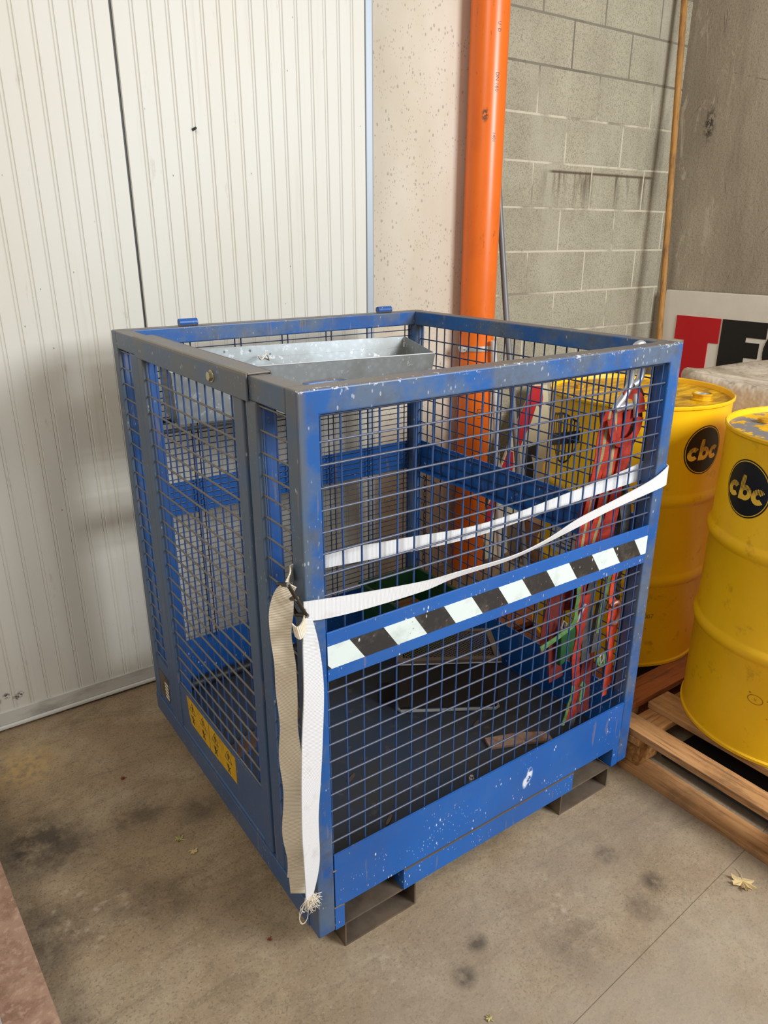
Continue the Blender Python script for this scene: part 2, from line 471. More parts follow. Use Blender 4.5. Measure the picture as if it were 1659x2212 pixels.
class MB:
    def __init__(self):
        self.v, self.f, self.uv = [], [], {}

    def box(self, x0, x1, y0, y1, z0, z1):
        n = len(self.v)
        self.v += [(x, y, z) for z in (z0, z1) for y in (y0, y1) for x in (x0, x1)]
        self.f += [tuple(n + i for i in q) for q in ((0, 2, 3, 1), (4, 5, 7, 6), (0, 1, 5, 4), (2, 6, 7, 3), (0, 4, 6, 2), (1, 3, 7, 5))]
        return self

    def prism(self, poly, ax, a0, a1):
        """poly: 2D points in the two other axes (xyz order), extruded along axis ax"""
        n, k = len(self.v), len(poly)

        def P(p, a):
            return (a, p[0], p[1]) if ax == 0 else (p[0], a, p[1]) if ax == 1 else (p[0], p[1], a)
        self.v += [P(p, a0) for p in poly] + [P(p, a1) for p in poly]
        self.f.append(tuple(range(n, n + k)))
        self.f.append(tuple(range(n + 2 * k - 1, n + k - 1, -1)))
        for i in range(k):
            j = (i + 1) % k
            self.f.append((n + i, n + k + i, n + k + j, n + j))
        return self

    def tube(self, pts, r, seg=8, closed=False):
        pts = [Vector(p) for p in pts]
        n0, k = len(self.v), len(pts)
        rr = r if isinstance(r, (list, tuple)) else [r] * k
        prev = None
        for i, p in enumerate(pts):
            a = pts[(i - 1) % k] if closed or i > 0 else p
            b = pts[(i + 1) % k] if closed or i < k - 1 else p
            t = (b - a).normalized()
            if prev is None:
                ref = Vector((0, 0, 1)) if abs(t.z) < 0.9 else Vector((1, 0, 0))
                u = t.cross(ref).normalized()
            else:
                u = (prev - t * prev.dot(t)).normalized()
            prev = u
            w = t.cross(u)
            for s in range(seg):
                an = 2 * math.pi * s / seg
                self.v.append(tuple(p + (u * math.cos(an) + w * math.sin(an)) * rr[i]))
        for i in range(k if closed else k - 1):
            j = (i + 1) % k
            for s in range(seg):
                s2 = (s + 1) % seg
                self.f.append((n0 + i * seg + s, n0 + i * seg + s2, n0 + j * seg + s2, n0 + j * seg + s))
        if not closed:
            self.f.append(tuple(n0 + s for s in reversed(range(seg))))
            self.f.append(tuple(n0 + (k - 1) * seg + s for s in range(seg)))
        return self

    def lathe(self, prof, cx, cy, z0, seg=64, cap0=False, cap1=False):
        n0 = len(self.v)
        for (r, z) in prof:
            for s in range(seg):
                a = 2 * math.pi * s / seg
                self.v.append((cx + r * math.cos(a), cy + r * math.sin(a), z0 + z))
        for i in range(len(prof) - 1):
            for s in range(seg):
                s2 = (s + 1) % seg
                self.f.append((n0 + i * seg + s, n0 + i * seg + s2, n0 + (i + 1) * seg + s2, n0 + (i + 1) * seg + s))
        if cap0:
            self.f.append(tuple(n0 + s for s in reversed(range(seg))))
        if cap1:
            q = n0 + (len(prof) - 1) * seg
            self.f.append(tuple(q + s for s in range(seg)))
        return self

    def ribbon(self, left, right, th=0.0022, n=10, across=4):
        """webbing between two edge polylines (splined), with UVs in metres: u along, v across"""
        L, R = spline(left, n), spline(right, n)
        n0, k = len(self.v), len(L)
        u = 0.0
        us = []
        for i in range(k):
            if i:
                u += ((L[i] + R[i]) / 2 - (L[i - 1] + R[i - 1]) / 2).length
            us.append(u)
        c = across + 1
        for side in (0, 1):
            for i in range(k):
                t = (L[min(i + 1, k - 1)] - L[max(i - 1, 0)]) + (R[min(i + 1, k - 1)] - R[max(i - 1, 0)])
                nr = t.cross(R[i] - L[i]).normalized() * th * (0.5 - side)
                w = (R[i] - L[i]).length
                for j in range(c):
                    a = j / across
                    self.uv[len(self.v)] = (us[i], (a - 0.5) * w)
                    self.v.append(tuple(L[i].lerp(R[i], a) + nr))
        m_ = k * c
        for i in range(k - 1):
            for j in range(across):
                a, b, d, e = i * c + j, i * c + j + 1, (i + 1) * c + j + 1, (i + 1) * c + j
                self.f.append((n0 + a, n0 + b, n0 + d, n0 + e))
                self.f.append((n0 + m_ + e, n0 + m_ + d, n0 + m_ + b, n0 + m_ + a))
        for i in range(k - 1):
            for j in (0, across):
                a, b = i * c + j, (i + 1) * c + j
                self.f.append((n0 + a, n0 + b, n0 + m_ + b, n0 + m_ + a))
        for i in (0, k - 1):
            for j in range(across):
                a, b = i * c + j, i * c + j + 1
                self.f.append((n0 + a, n0 + b, n0 + m_ + b, n0 + m_ + a))
        return self

    def build(self, name, mat, parent=None, bevel=0.0, smooth=False, origin=None, seg=2):
        off = Vector(OFF.get(parent.name, (0, 0, 0))) if parent else Vector(origin or (0, 0, 0))
        me = bpy.data.meshes.new(name)
        me.from_pydata([tuple(Vector(p) - off) for p in self.v], [], self.f)
        bm = bmesh.new()
        bm.from_mesh(me)
        bmesh.ops.recalc_face_normals(bm, faces=bm.faces)
        bm.to_mesh(me)
        bm.free()
        if self.uv:
            lay = me.uv_layers.new(name='UVMap')
            for lp in me.loops:
                lay.data[lp.index].uv = self.uv.get(lp.vertex_index, (0, 0))
        me.materials.append(mat)
        o = bpy.data.objects.new(name, me)
        COL.objects.link(o)
        if parent:
            o.parent = parent
        else:
            o.location = off
        OFF[o.name] = off
        if smooth:
            for p in me.polygons:
                p.use_smooth = True
            md = o.modifiers.new('edges', 'EDGE_SPLIT')
            md.split_angle = math.radians(38)
        if bevel:
            md = o.modifiers.new('bevel', 'BEVEL')
            md.width = bevel
            md.segments = seg
            md.limit_method = 'ANGLE'
        return o


def spline(pts, n):
    P = [Vector(p) for p in pts]
    if len(P) < 3 or n <= 1:
        out = []
        for i in range(len(P) - 1):
            for k in range(n):
                out.append(P[i].lerp(P[i + 1], k / n))
        return out + [P[-1]]
    out = []
    for i in range(len(P) - 1):
        p0, p1, p2 = P[max(i - 1, 0)], P[i], P[i + 1]
        p3 = P[min(i + 2, len(P) - 1)]
        for k in range(n):
            t = k / n
            out.append(0.5 * ((2 * p1) + (p2 - p0) * t + (2 * p0 - 5 * p1 + 4 * p2 - p3) * t * t + (3 * p1 - p0 - 3 * p2 + p3) * t ** 3))
    return out + [P[-1]]


def tag(o, label, cat, group=None, kind=None):
    o['label'] = label
    o['category'] = cat
    if group:
        o['group'] = group
    if kind:
        o['kind'] = kind
    return o


def struct(o, label=None, cat=None):
    o['kind'] = 'structure'
    if label:
        o['label'] = label
    if cat:
        o['category'] = cat
    return o


def thing(name, label, cat, loc=(0, 0, 0), group=None):
    o = bpy.data.objects.new(name, None)
    o.empty_display_size = 0.05
    COL.objects.link(o)
    o.location = loc
    OFF[o.name] = Vector(loc)
    return tag(o, label, cat, group)


def box(name, mat, parent, b, bevel=0.0, origin=None):
    return MB().box(*b).build(name, mat, parent, bevel, origin=origin)


# one shared rod mesh for all mesh wires
def _rod():
    me = bpy.data.meshes.new('mesh_wire')
    b = MB().tube([(0, 0, 0), (0, 0, 1)], 1.0, 8)
    me.from_pydata(b.v, [], b.f)
    for p in me.polygons:
        p.use_smooth = len(p.vertices) == 4
    return me


ROD = {}


def wire(p0, p1, r, mat, parent, name='mesh_wire'):
    if mat.name not in ROD:
        ROD[mat.name] = _rod()
        ROD[mat.name].materials.append(mat)
    o = bpy.data.objects.new(name, ROD[mat.name])
    COL.objects.link(o)
    p0, p1 = Vector(p0), Vector(p1)
    d = p1 - p0
    o.parent = parent
    o.location = p0 - OFF[parent.name]
    o.rotation_mode = 'QUATERNION'
    o.rotation_quaternion = Vector((0, 0, 1)).rotation_difference(d.normalized())
    o.scale = (r, r, d.length)
    return o


def arc_pts(c, r, a0, a1, n, ax1=Vector((1, 0, 0)), ax2=Vector((0, 0, 1))):
    c = Vector(c)
    return [c + ax1 * r * math.cos(a0 + (a1 - a0) * i / n) + ax2 * r * math.sin(a0 + (a1 - a0) * i / n) for i in range(n + 1)]



# ================================================================== THE SETTING
# floor: two slabs with a saw-cut joint between them
XA, XB = -3.0, 3.6
jl = lambda x: -0.4352 + 0.0700 * x
fm = MB()
g = 0.0011
fm.v += [(XA, jl(XA) + g, FL), (XB, jl(XB) + g, FL), (XB, 2.0, FL), (XA, 2.0, FL),
         (XA, -4.5, FL), (XB, -4.5, FL), (XB, jl(XB) - g, FL), (XA, jl(XA) - g, FL),
         (XA, jl(XA) + g, FL - 0.002), (XB, jl(XB) + g, FL - 0.002), (XB, jl(XB) - g, FL - 0.002), (XA, jl(XA) - g, FL - 0.002),
         (XA, -4.5, FL - 0.1), (XB, -4.5, FL - 0.1), (XB, 2.0, FL - 0.1), (XA, 2.0, FL - 0.1)]
fm.f += [(0, 1, 2, 3), (4, 5, 6, 7), (0, 8, 9, 1), (8, 11, 10, 9), (11, 7, 6, 10), (12, 15, 14, 13), (4, 12, 13, 5), (2, 14, 15, 3)]
floor = struct(fm.build('floor', CONCRETE_FLOOR), 'stained brown-grey concrete floor with a saw-cut joint', 'floor')

# back wall of concrete blocks
WY = 1.66
wall_back = MB().box(1.50, 3.30, WY - 0.0012, WY + 0.2, FL, 3.1).build('wall_back', MORTAR)
struct(wall_back, 'grey concrete block wall in the corner behind the cage', 'wall')
CH, BW = 0.198, 0.413
k0 = -7
bl_cache = {}
for k in range(k0, 10):
    z0 = 1.172 + CH * k
    z1 = z0 + CH
    z0 = max(z0, FL)
    if z1 - z0 < 0.03:
        continue
    shift = 2.188 if k % 2 == 0 else 2.395
    x = shift - 3 * BW
    while x < 3.26:
        a, b = max(x, 1.52), min(x + BW, 3.262)
        if b - a > 0.03:
            dy = random.uniform(-0.0014, 0.0002)
            w = b - a - 0.009
            h = z1 - z0 - 0.009
            key = (round(w, 3), round(h, 3))
            bo = MB().box(a + 0.0045, b - 0.0045, WY - 0.002 + dy, WY + 0.03, z0 + 0.0045, z1 - 0.0045).build('block', BLOCK, wall_back, 0.002)
        x += BW

wall_right = MB().box(3.25, 3.45, -4.4, 1.9, FL, 3.1).build('wall_right', CAST)
struct(wall_right, 'cast concrete side wall with cracks and stains', 'wall')

# concrete pillar between the door and the pipe
pil = MB().prism([(0.90, 1.48), (1.650, 1.48), (1.662, 1.492), (1.662, 1.80), (0.90, 1.80)], 2, FL, 3.1).build('concrete_pillar', PILLAR)
struct(pil, 'pale pitted concrete pillar behind the orange pipe', 'pillar')

# insulated sliding door with ribbed sheets
door = thing('door_1', 'white ribbed insulated sliding door with aluminium bottom rail', 'door', (0.2, 1.295, FL))
door['kind'] = 'structure'
DZ0, DZ1 = -0.004, 3.05


def rib_panel(x0, x1):
    prof = []
    n = max(1, round((x1 - x0) / 0.0505))
    step = (x1 - x0) / n
    prof.append((x0, 1.299))
    prof.append((x0 + 0.002, 1.295))
    for i in range(1, n):
        c = x0 + i * step
        prof += [(c - 0.0065, 1.295), (c - 0.0042, 1.2978), (c - 0.0022, 1.2958), (c + 0.0022, 1.2958), (c + 0.0042, 1.2978), (c + 0.0065, 1.295)]
    prof += [(x1 - 0.002, 1.295), (x1, 1.299), (x1, 1.345), (x0, 1.345)]
    return MB().prism(prof, 2, DZ0, DZ1)


for (a, b) in ((-2.98, -1.668), (-1.66, -0.842), (-0.836, 0.174), (0.181, 1.002)):
    rib_panel(a, b).build('door_panel', DOOR_SHEET, door)
box('core_strip', BLACK, door, (-2.98, 1.0, 1.302, 1.344, DZ0 + 0.01, DZ1))
MB().prism([(1.002, 1.290), (1.028, 1.290), (1.036, 1.298), (1.036, 1.35), (1.002, 1.35)], 2, -0.045, DZ1).build('edge_profile', EDGE_PROFILE, door, 0.002)
box('bottom_rail', ALU, door, (-2.98, 0.18, 1.289, 1.346, -0.047, -0.001), 0.0015)
box('bottom_rail', ALU, door, (0.1805, 1.0, 1.289, 1.346, -0.047, -0.001), 0.0015)
box('rubber_seal', WHITE_POLE, door, (-2.98, 1.0, 1.284, 1.34, -0.062, -0.048), 0.004)
MB().tube([(0.383, 1.2955, 1.734), (0.386, 1.281, 1.737)], 0.004, 8).build('screw', BLACK, door)

# ================================================================== ORANGE PIPE and things by the pillar
PX, PY, PR = 1.646, 1.402, 0.0745
pipe = thing('drain_pipe', 'thick orange plastic drain pipe standing upright against the pillar', 'pipe', (PX, PY, FL))
MB().lathe([(PR, 0), (PR, 3.1)], PX, PY, FL, 48, True, True).build('pipe_body', ORANGE, pipe, smooth=True)
# clamp with its screw lug
cl = MB().lathe([(PR + 0.001, -0.011), (PR + 0.004, -0.011), (PR + 0.0045, 0.0), (PR + 0.004, 0.011), (PR + 0.001, 0.011)], PX, PY, 0.985, 48)
cl.box(PX - PR - 0.022, PX - PR - 0.002, PY - 0.022, PY + 0.0, 0.972, 0.998)
cl.tube([(PX - PR - 0.010, PY - 0.032, 0.985), (PX - PR - 0.010, PY + 0.015, 0.985)], 0.005, 6)
cl.tube([(PX, PY + PR, 0.985), (PX, 1.482, 0.985)], 0.006, 8)
cl.build('pipe_clamp', STEEL, pipe, smooth=True)


def font_mesh(s, size, bold=False):
    cu = bpy.data.curves.new('t', 'FONT')
    cu.body = s
    cu.size = size
    cu.align_x = 'CENTER'
    cu.align_y = 'CENTER'
    cu.resolution_u = 3
    if bold:
        cu.offset = size * 0.02
    ob = bpy.data.objects.new('t', cu)
    COL.objects.link(ob)
    dg = bpy.context.evaluated_depsgraph_get()
    me = bpy.data.meshes.new_from_object(ob.evaluated_get(dg))
    vs_ = [tuple(v.co) for v in me.vertices]
    fs_ = [tuple(p.vertices) for p in me.polygons]
    bpy.data.objects.remove(ob, do_unlink=True)
    bpy.data.meshes.remove(me)
    bpy.data.curves.remove(cu)
    return vs_, fs_


def wrap_text(s, size, cx, cy, r, ang, z, name, mat, parent, vertical=False):
    v, f = font_mesh(s, size)
    b = MB()
    for (x, y, _) in v:
        if vertical:
            x, y = y, -x
        a = ang + x / r
        b.v.append((cx + r * math.cos(a), cy + r * math.sin(a), z + y))
    b.f = f
    return b.build(name, mat, parent)


wrap_text('DN 160', 0.020, PX, PY, PR + 0.0006, math.radians(-103), 1.99, 'pipe_print', BLACK_PRINT, pipe, True)
wrap_text('U  D', 0.018, PX, PY, PR + 0.0006, math.radians(-103), 2.17, 'pipe_print', BLACK_PRINT, pipe, True)
wrap_text('1401', 0.018, PX, PY, PR + 0.0006, math.radians(-105), 1.80, 'pipe_print', BLACK_PRINT, pipe, True)
wrap_text('LN 1', 0.024, PX, PY, PR + 0.0006, math.radians(-112), 0.70, 'pipe_print', BLACK_PRINT, pipe, True)

# white tube standing right of the pipe, grey rod leaning into the corner
tag(MB().tube([(1.785, 1.315, FL), (1.655, 1.302, 1.02)], 0.012, 14).build('white_tube', WHITE_POLE, smooth=True, origin=(1.785, 1.315, FL)),
    'thin white tube leaning beside the orange pipe', 'tube')
tag(MB().tube([(1.893, 1.25, FL), (1.846, 1.36, 0.75), (1.838, 1.42, 1.09), (1.838, 1.50, 1.55), (1.838, 1.53, 1.75)], 0.0135, 12).build('grey_rod', GALV_POLE, smooth=True, origin=(1.893, 1.25, FL)),
    'slim grey metal rod leaning behind the orange pipe', 'rod')
tag(MB().tube([(3.02, 1.38, FL), (3.09, 1.60, 2.60), (3.10, 1.63, 2.95)], 0.016, 14).build('broomstick', WOOD_POLE, smooth=True, origin=(3.02, 1.38, FL)),
    'long wooden pole leaning in the corner of the two walls', 'pole')

# hanging chain of dark twisted wire on the pillar face
ch = MB()
for i in range(16):
    zc = 0.38 - i * 0.0265
    an = 0.0 if i % 2 == 0 else math.pi / 2
    ax = Vector((math.cos(an), math.sin(an), 0))
    ch.tube([Vector((1.43, 1.468, zc)) + ax * 0.006 * math.cos(t) + Vector((0, 0, 1)) * 0.016 * math.sin(t) for t in [2 * math.pi * j / 10 for j in range(10)]], 0.0016, 5, True)
ch.tube([(1.43, 1.48, 0.41), (1.43, 1.462, 0.405), (1.43, 1.466, 0.39)], 0.003, 6)
tag(ch.build('chain', BUCKLE, smooth=True, origin=(1.43, 1.468, 0.0)), 'thin dark chain hanging on the pale pillar', 'chain')

# red and cream warning board leaning against the block wall
wb = thing('warning_board', 'cream board with red arrow stripes leaning on the block wall', 'board', (2.0, 1.5, FL))


def lean(p):
    return (p[0], 1.56 - 0.16 * (0.85 - p[1]) , p[1])


def lean_poly(poly, th, off):
    b = MB()
    k = len(poly)
    b.v = [tuple(Vector(lean(p)) + Vector((0, off, 0))) for p in poly] + [tuple(Vector(lean(p)) + Vector((0, off + th, 0))) for p in poly]
    b.f = [tuple(range(k)), tuple(range(2 * k - 1, k - 1, -1))] + [(i, k + i, k + (i + 1) % k, (i + 1) % k) for i in range(k)]
    return b


lean_poly([(1.775, FL), (2.290, FL), (2.270, 0.730), (2.180, 0.740), (2.040, 0.560), (1.965, 0.440), (1.840, 0.240), (1.775, 0.100)], 0.012, 0.0).build('board', CREAM_BOARD, wb)
lean_poly([(2.165, 0.735), (2.228, 0.728), (2.232, 0.670), (2.216, 0.614), (2.186, 0.645), (2.143, 0.565), (2.045, 0.436), (2.028, 0.447), (2.040, 0.566), (2.102, 0.650)], 0.002, -0.003).build('red_stripe', RED_BOARD, wb)
lean_poly([(1.972, 0.440), (2.004, 0.429), (2.002, 0.362), (1.985, 0.324), (1.918, 0.358)], 0.002, -0.003).build('red_stripe', RED_BOARD, wb)
lean_poly([(1.846, 0.228), (1.862, 0.200), (1.836, 0.110), (1.784, 0.110), (1.812, 0.181)], 0.002, -0.003).build('red_stripe', RED_BOARD, wb)
lean_poly([(2.100, 0.436), (2.172, 0.440), (2.168, 0.380), (2.128, 0.400), (2.140, 0.330), (2.133, 0.266), (2.089, 0.274), (2.078, 0.340)], 0.003, -0.004).build('black_hook', BLACK, wb)

# cardboard box on the floor behind the cage
cb = MB().box(1.93, 2.25, 1.06, 1.36, FL, 0.14)
tag(cb.build('cardboard_box', CARD, bevel=0.004, origin=(2.09, 1.21, FL)), 'brown cardboard box on the floor beside the white tube', 'box')

# ================================================================== BLUE CAGE
W, D, H = 1.038, 1.036, 1.2
cage = thing('safety_cage', 'blue steel mesh man-basket with side door, striped front band and fork pockets', 'cage', (W / 2, D / 2, FL))
T = 0.042

# fork pockets under the floor
for x0 in (0.068, 0.768):
    b = MB()
    x1 = x0 + 0.199
    b.box(x0, x1, 0.004, D - 0.004, FL, FL + 0.005)
    b.box(x0, x1, 0.004, D - 0.004, -0.005, 0.0)
    b.box(x0, x0 + 0.004, 0.004, D - 0.004, FL + 0.005, -0.005)
    b.box(x1 - 0.004, x1, 0.004, D - 0.004, FL + 0.005, -0.005)
    b.build('fork_pocket', DARK_STEEL, cage)
# base frame
box('base_rail', PAINT, cage, (T, 0.066, 0.0, 0.004, 0.0, 0.062))
box('base_rail', PAINT, cage, (0.228, 0.806, 0.0, 0.004, 0.0, 0.058))
box('base_rail', PAINT, cage, (0.970, W - T, 0.0, 0.004, 0.0, 0.062))
for (a, b_) in ((0.062, 0.066), (0.228, 0.232), (0.802, 0.806), (0.970, 0.974)):
    box('base_gusset', PAINT, cage, (a, b_, 0.004, 0.045, 0.0, 0.056))
box('base_rail', PAINT_SIDE, cage, (-0.002, 0.02, T, D, 0.0, 0.062), 0.002)
box('base_rail', PAINT, cage, (W - 0.02, W, T, D, 0.0, 0.062))
box('base_rail', PAINT, cage, (0.02, W - 0.02, D - 0.01, D, 0.0, 0.062))
box('floor_plate', CAGE_FLOOR, cage, (0.02, W - 0.02, 0.008, D - 0.01, 0.062, 0.070))
# slotted holes and marks on the floor plate
for (x, y, a) in ((0.288, 0.319, 0.5), (0.283, 0.137, 0.6), (0.72, 0.303, 0.4), (0.62, 0.62, 0.3)):
    b = MB()
    pl = [(0.019 * math.cos(t), 0.0045 * math.sin(t)) for t in [2 * math.pi * i / 14 for i in range(14)]]
    b.prism([(x + p[0] * math.cos(a) - p[1] * math.sin(a), y + p[0] * math.sin(a) + p[1] * math.cos(a)) for p in pl], 2, 0.070, 0.0735)
    b.build('floor_slot', DARK_STEEL, cage)

# front and back welded frames: two posts and the top rail in one piece
fpoly = [(0, 0), (0, H), (W, H), (W, 0), (W - T, 0), (W - T, H - 0.045), (T, H - 0.045), (T, 0)]
MB().prism(fpoly, 1, 0, T).build('front_frame', PAINT_RAIL, cage, 0.004, seg=3)
MB().prism([(p[0], max(p[1], 0.062)) for p in fpoly], 1, D - T, D).build('back_frame', PAINT_RAIL, cage, 0.004, seg=3)
# side top rails
box('top_rail', PAINT_RAIL, cage, (0, T, T - 0.001, D - T + 0.001, H - 0.045, H - 0.0004), 0.003)
box('top_rail', PAINT_RAIL, cage, (W - T, W, T - 0.001, D - T + 0.001, H - 0.045, H - 0.0004), 0.003)
# hinge tubes on the back rail
for x in (0.203, 0.872):
    MB().tube([(x - 0.026, D - 0.036, H + 0.010), (x + 0.026, D - 0.036, H + 0.010)], 0.011, 16).build('hinge_tube', PAINT, cage, smooth=True)
# lifting loop behind the front rail
MB().tube(spline([(0.046, 0.040, 1.180), (0.050, 0.062, 1.192), (0.065, 0.068, 1.194), (0.115, 0.066, 1.194), (0.128, 0.056, 1.192), (0.130, 0.040, 1.180)], 5), 0.006, 10).build('lifting_loop', PAINT_RAIL, cage, smooth=True)

# front: skirt, middle band, tape
box('skirt_panel', PAINT, cage, (T + 0.0022, W - T - 0.001, 0.001, 0.006, 0.062, 0.208))
MB().tube([(T - 0.002, 0.0008, 0.064), (T + 0.014, 0.0006, 0.064), (0.066, 0.0008, 0.061)], 0.0018, 6).build('weld_bead', TREAD_STEEL, cage, smooth=True)
MB().tube([(T - 0.003, 0.001, 0.168), (T + 0.006, 0.001, 0.168)], 0.0022, 6).build('weld_bead', TREAD_STEEL, cage, smooth=True)
sk = MB().box(0.228, 0.806, -0.0012, 0.003, 0.0575, 0.0600)
sk.build('weld_seam', TREAD_STEEL, cage)
band = box('middle_band', PAINT, cage, (T - 0.0005, W - T + 0.0005, -0.001, 0.003, 0.640, 0.745), 0.001)
tb = [0.042, 0.091, 0.170, 0.245, 0.322, 0.398, 0.475, 0.547, 0.625, 0.700, 0.781, 0.859, 0.942, 0.9955]
sl = 0.034
z0, z1 = 0.667, 0.7165
for i in range(len(tb) - 1):
    a, b_ = tb[i], tb[i + 1]
    white = i % 2 == 0
    p = [(a + (0 if i == 0 else sl), z0), (min(b_ + sl, 0.9955), z0), (b_, z1), (a, z1)]
    if i == 0:
        p = [(0.050, z0), (b_ + sl, z0), (b_, z1), (a, z1), (a, z0 + 0.010)]
    if i == len(tb) - 2:
        p = [(a + sl, z0), (0.9955, z0), (0.9955, z1), (a, z1)]
    MB().prism(p, 1, -0.0019, -0.0011).build('tape_stripe', TAPE_WHITE if white else TAPE_BLACK, band)
MB().prism([(0.042, z0), (0.050, z0), (0.042, z0 + 0.010)], 1, -0.0019, -0.0011).build('tape_stripe', TAPE_BLACK, band)

zs = [1.107 - 0.0413 * i for i in range(22)]
R_ = 0.0021
wire((T, 0.012, 1.1515), (W - T, 0.012, 1.1515), R_, PAINT_WIRE_SHADED, cage)
for z in zs:
    if 0.635 < z < 0.75 or z < 0.21:
        continue
    wire((T - 0.001, 0.0085, z), (W - T + 0.001, 0.0085, z), R_ * 1.05, PAINT_WIRE_DUST, cage)
x = 0.0485
while x < W - T:
    wire((x, 0.0125, 0.205), (x, 0.0125, H - 0.045), R_ * 0.95, PAINT_WIRE_FRONT, cage)
    x += 0.0408

# left side: two narrow mesh bays, hung door between them
for (a, b_) in ((0.830, 0.887), (0.157, 0.200)):
    box('door_post', PAINT_SIDE, cage, (0, 0.041, a, b_, 0.062, H - 0.045), 0.003)
    c = (a + b_) / 2
    box('post_groove_strip', PAINT_SIDE, cage, (0.012, 0.016, a - 0.0015, a, 0.21, H - 0.05))
box('side_panel', PAINT_SIDE, cage, (0.003, 0.007, 0.887, D - 0.036, 0.062, 0.217))
box('side_panel', PAINT_SIDE, cage, (0.003, 0.007, T, 0.157, 0.062, 0.217))
for z in [1.103 - 0.0418 * i for i in range(22)]:
    if z > 0.22:
        wire((0.008, 0.886, z), (0.008, D - 0.035, z), R_, PAINT_WIRE_SIDE, cage)
        wire((0.008, T - 0.001, z), (0.008, 0.158, z), R_, PAINT_WIRE_SIDE, cage)
for y in (0.900, 0.945, 0.990, 0.060, 0.103, 0.147):
    wire((0.0125, y, 0.21), (0.0125, y, H - 0.045), R_, PAINT_WIRE_UP, cage)
for (a, b_) in ((0.886, D - 0.035), (T - 0.001, 0.158)):
    wire((0.008, a, 1.148), (0.008, b_, 1.148), R_, PAINT_WIRE_SIDE, cage)
# rating plate
rp = box('rating_plate', DARK_STEEL, cage, (0.0015, 0.003, 0.905, 0.985, 0.085, 0.170))
for i in range(5):
    MB().box(0.0008, 0.0015, 0.908, 0.938, 0.093 + i * 0.012, 0.099 + i * 0.012).build('plate_print', FRAY, rp)

# door: welded frame > kick panel, wires, stickers
dm = MB()
dm.box(-0.002, 0.036, 0.790, 0.826, 0.068, H - 0.047)
dm.box(-0.002, 0.036, 0.210, 0.252, 0.068, H - 0.047)
dm.box(-0.002, 0.036, 0.252, 0.790, 0.068, 0.078)
ddoor = dm.build('cage_door', PAINT_SIDE, cage, 0.003)
box('kick_panel', PAINT_SIDE, ddoor, (0.001, 0.006, 0.252, 0.790, 0.078, 0.222))
wire((0.006, 0.251, 0.224), (0.006, 0.791, 0.224), R_, PAINT_WIRE_SIDE, ddoor)
for z in [1.1025 - 0.0418 * i for i in range(22)]:
    if z > 0.24:
        wire((0.007, 0.251, z), (0.007, 0.791, z), R_ * 1.15, PAINT_WIRE_SIDE, ddoor)
wire((0.007, 0.251, 1.149), (0.007, 0.791, 1.149), R_, PAINT_WIRE_SIDE, ddoor)
y = 0.780
while y > 0.255:
    wire((0.0115, y, 0.215), (0.0115, y, H - 0.047), R_, PAINT_WIRE_UP, ddoor)
    y -= 0.0448
# channel over the top rail, closed by a bolt
fm_ = MB()
fm_.box(-0.006, -0.0015, 0.178, 0.828, H - 0.047, H + 0.004)
fm_.box(-0.0015, T + 0.002, 0.178, 0.828, H + 0.0002, H + 0.004)
fm_.box(T + 0.002, T + 0.006, 0.178, 0.828, H - 0.030, H + 0.004)
chn = fm_.build('top_channel', PAINT_RAIL, ddoor, 0.0015)
bo = MB()
hexp = [(0.336 + 0.0095 * math.cos(math.radians(60 * i + 12)), 1.1765 + 0.0095 * math.sin(math.radians(60 * i + 12))) for i in range(6)]
bo.prism(hexp, 0, -0.0145, -0.0075)
bo.prism([(0.336 + 0.0125 * math.cos(2 * math.pi * i / 20), 1.1765 + 0.0125 * math.sin(2 * math.pi * i / 20)) for i in range(20)], 0, -0.0078, -0.006)
bo.build('hex_bolt', BRASS, ddoor, 0.0008)
# yellow warning stickers with black pictograms
ST = [((0.735, 0.2125), (0.578, 0.2125), (0.578, 0.128), (0.715, 0.128), (0.727, 0.160)), ((0.574, 0.2125), (0.404, 0.2125), (0.404, 0.134), (0.574, 0.128))]
for pi, poly in enumerate(ST):
    s = MB().prism(poly, 0, 0.0002, 0.0009).build('warning_sticker', STICKER, ddoor)
    for c in ((0.695, 0.618) if pi == 0 else (0.535, 0.450)):
        pic = MB()
        tri = [(c + 0.022, 0.176), (c - 0.022, 0.176), (c, 0.206)]
        pic.tube([(0.0002, p[0], p[1]) for p in tri], 0.0009, 4, True)
        pic.tube([(0.0002, c, 0.196), (0.0002, c - 0.003, 0.182)], 0.0016, 4)
        pic.tube([(0.0002, c + 0.012, 0.162), (0.0002, c, 0.150), (0.0002, c - 0.012, 0.160)], 0.0012, 4)
        pic.tube([(0.0002, c, 0.165), (0.0002, c, 0.150), (0.0002, c + 0.006, 0.138)], 0.0014, 4)
        pic.tube([(0.0002, c, 0.150), (0.0002, c - 0.008, 0.139)], 0.0012, 4)
        pic.build('pictogram', BLACK_PRINT, s)

# right side and back
box('skirt_panel', PAINT, cage, (W - 0.007, W - 0.003, T, D - T, 0.062, 0.208))
box('middle_band', PAINT, cage, (W - 0.005, W - 0.001, T, D - T, 0.638, 0.745))
box('band_flange', PAINT, cage, (W - 0.030, W - 0.005, T, D - T, 0.638, 0.642))
for z in zs:
    if z > 0.21:
        wire((W - 0.016, T - 0.001, z), (W - 0.016, D - T + 0.001, z), R_, PAINT_WIRE_SHADED, cage)
y = D - T - 0.012
while y > T + 0.005:
    wire((W - 0.020, y, 0.205), (W - 0.020, y, H - 0.045), R_, PAINT_WIRE_SHADED, cage)
    y -= 0.0402
box('skirt_panel', PAINT, cage, (T, W - T, D - 0.007, D - 0.003, 0.062, 0.208))
box('middle_band', PAINT, cage, (T, W - T, D - 0.005, D - 0.001, 0.640, 0.742))
bmh = MB()
z = 1.136
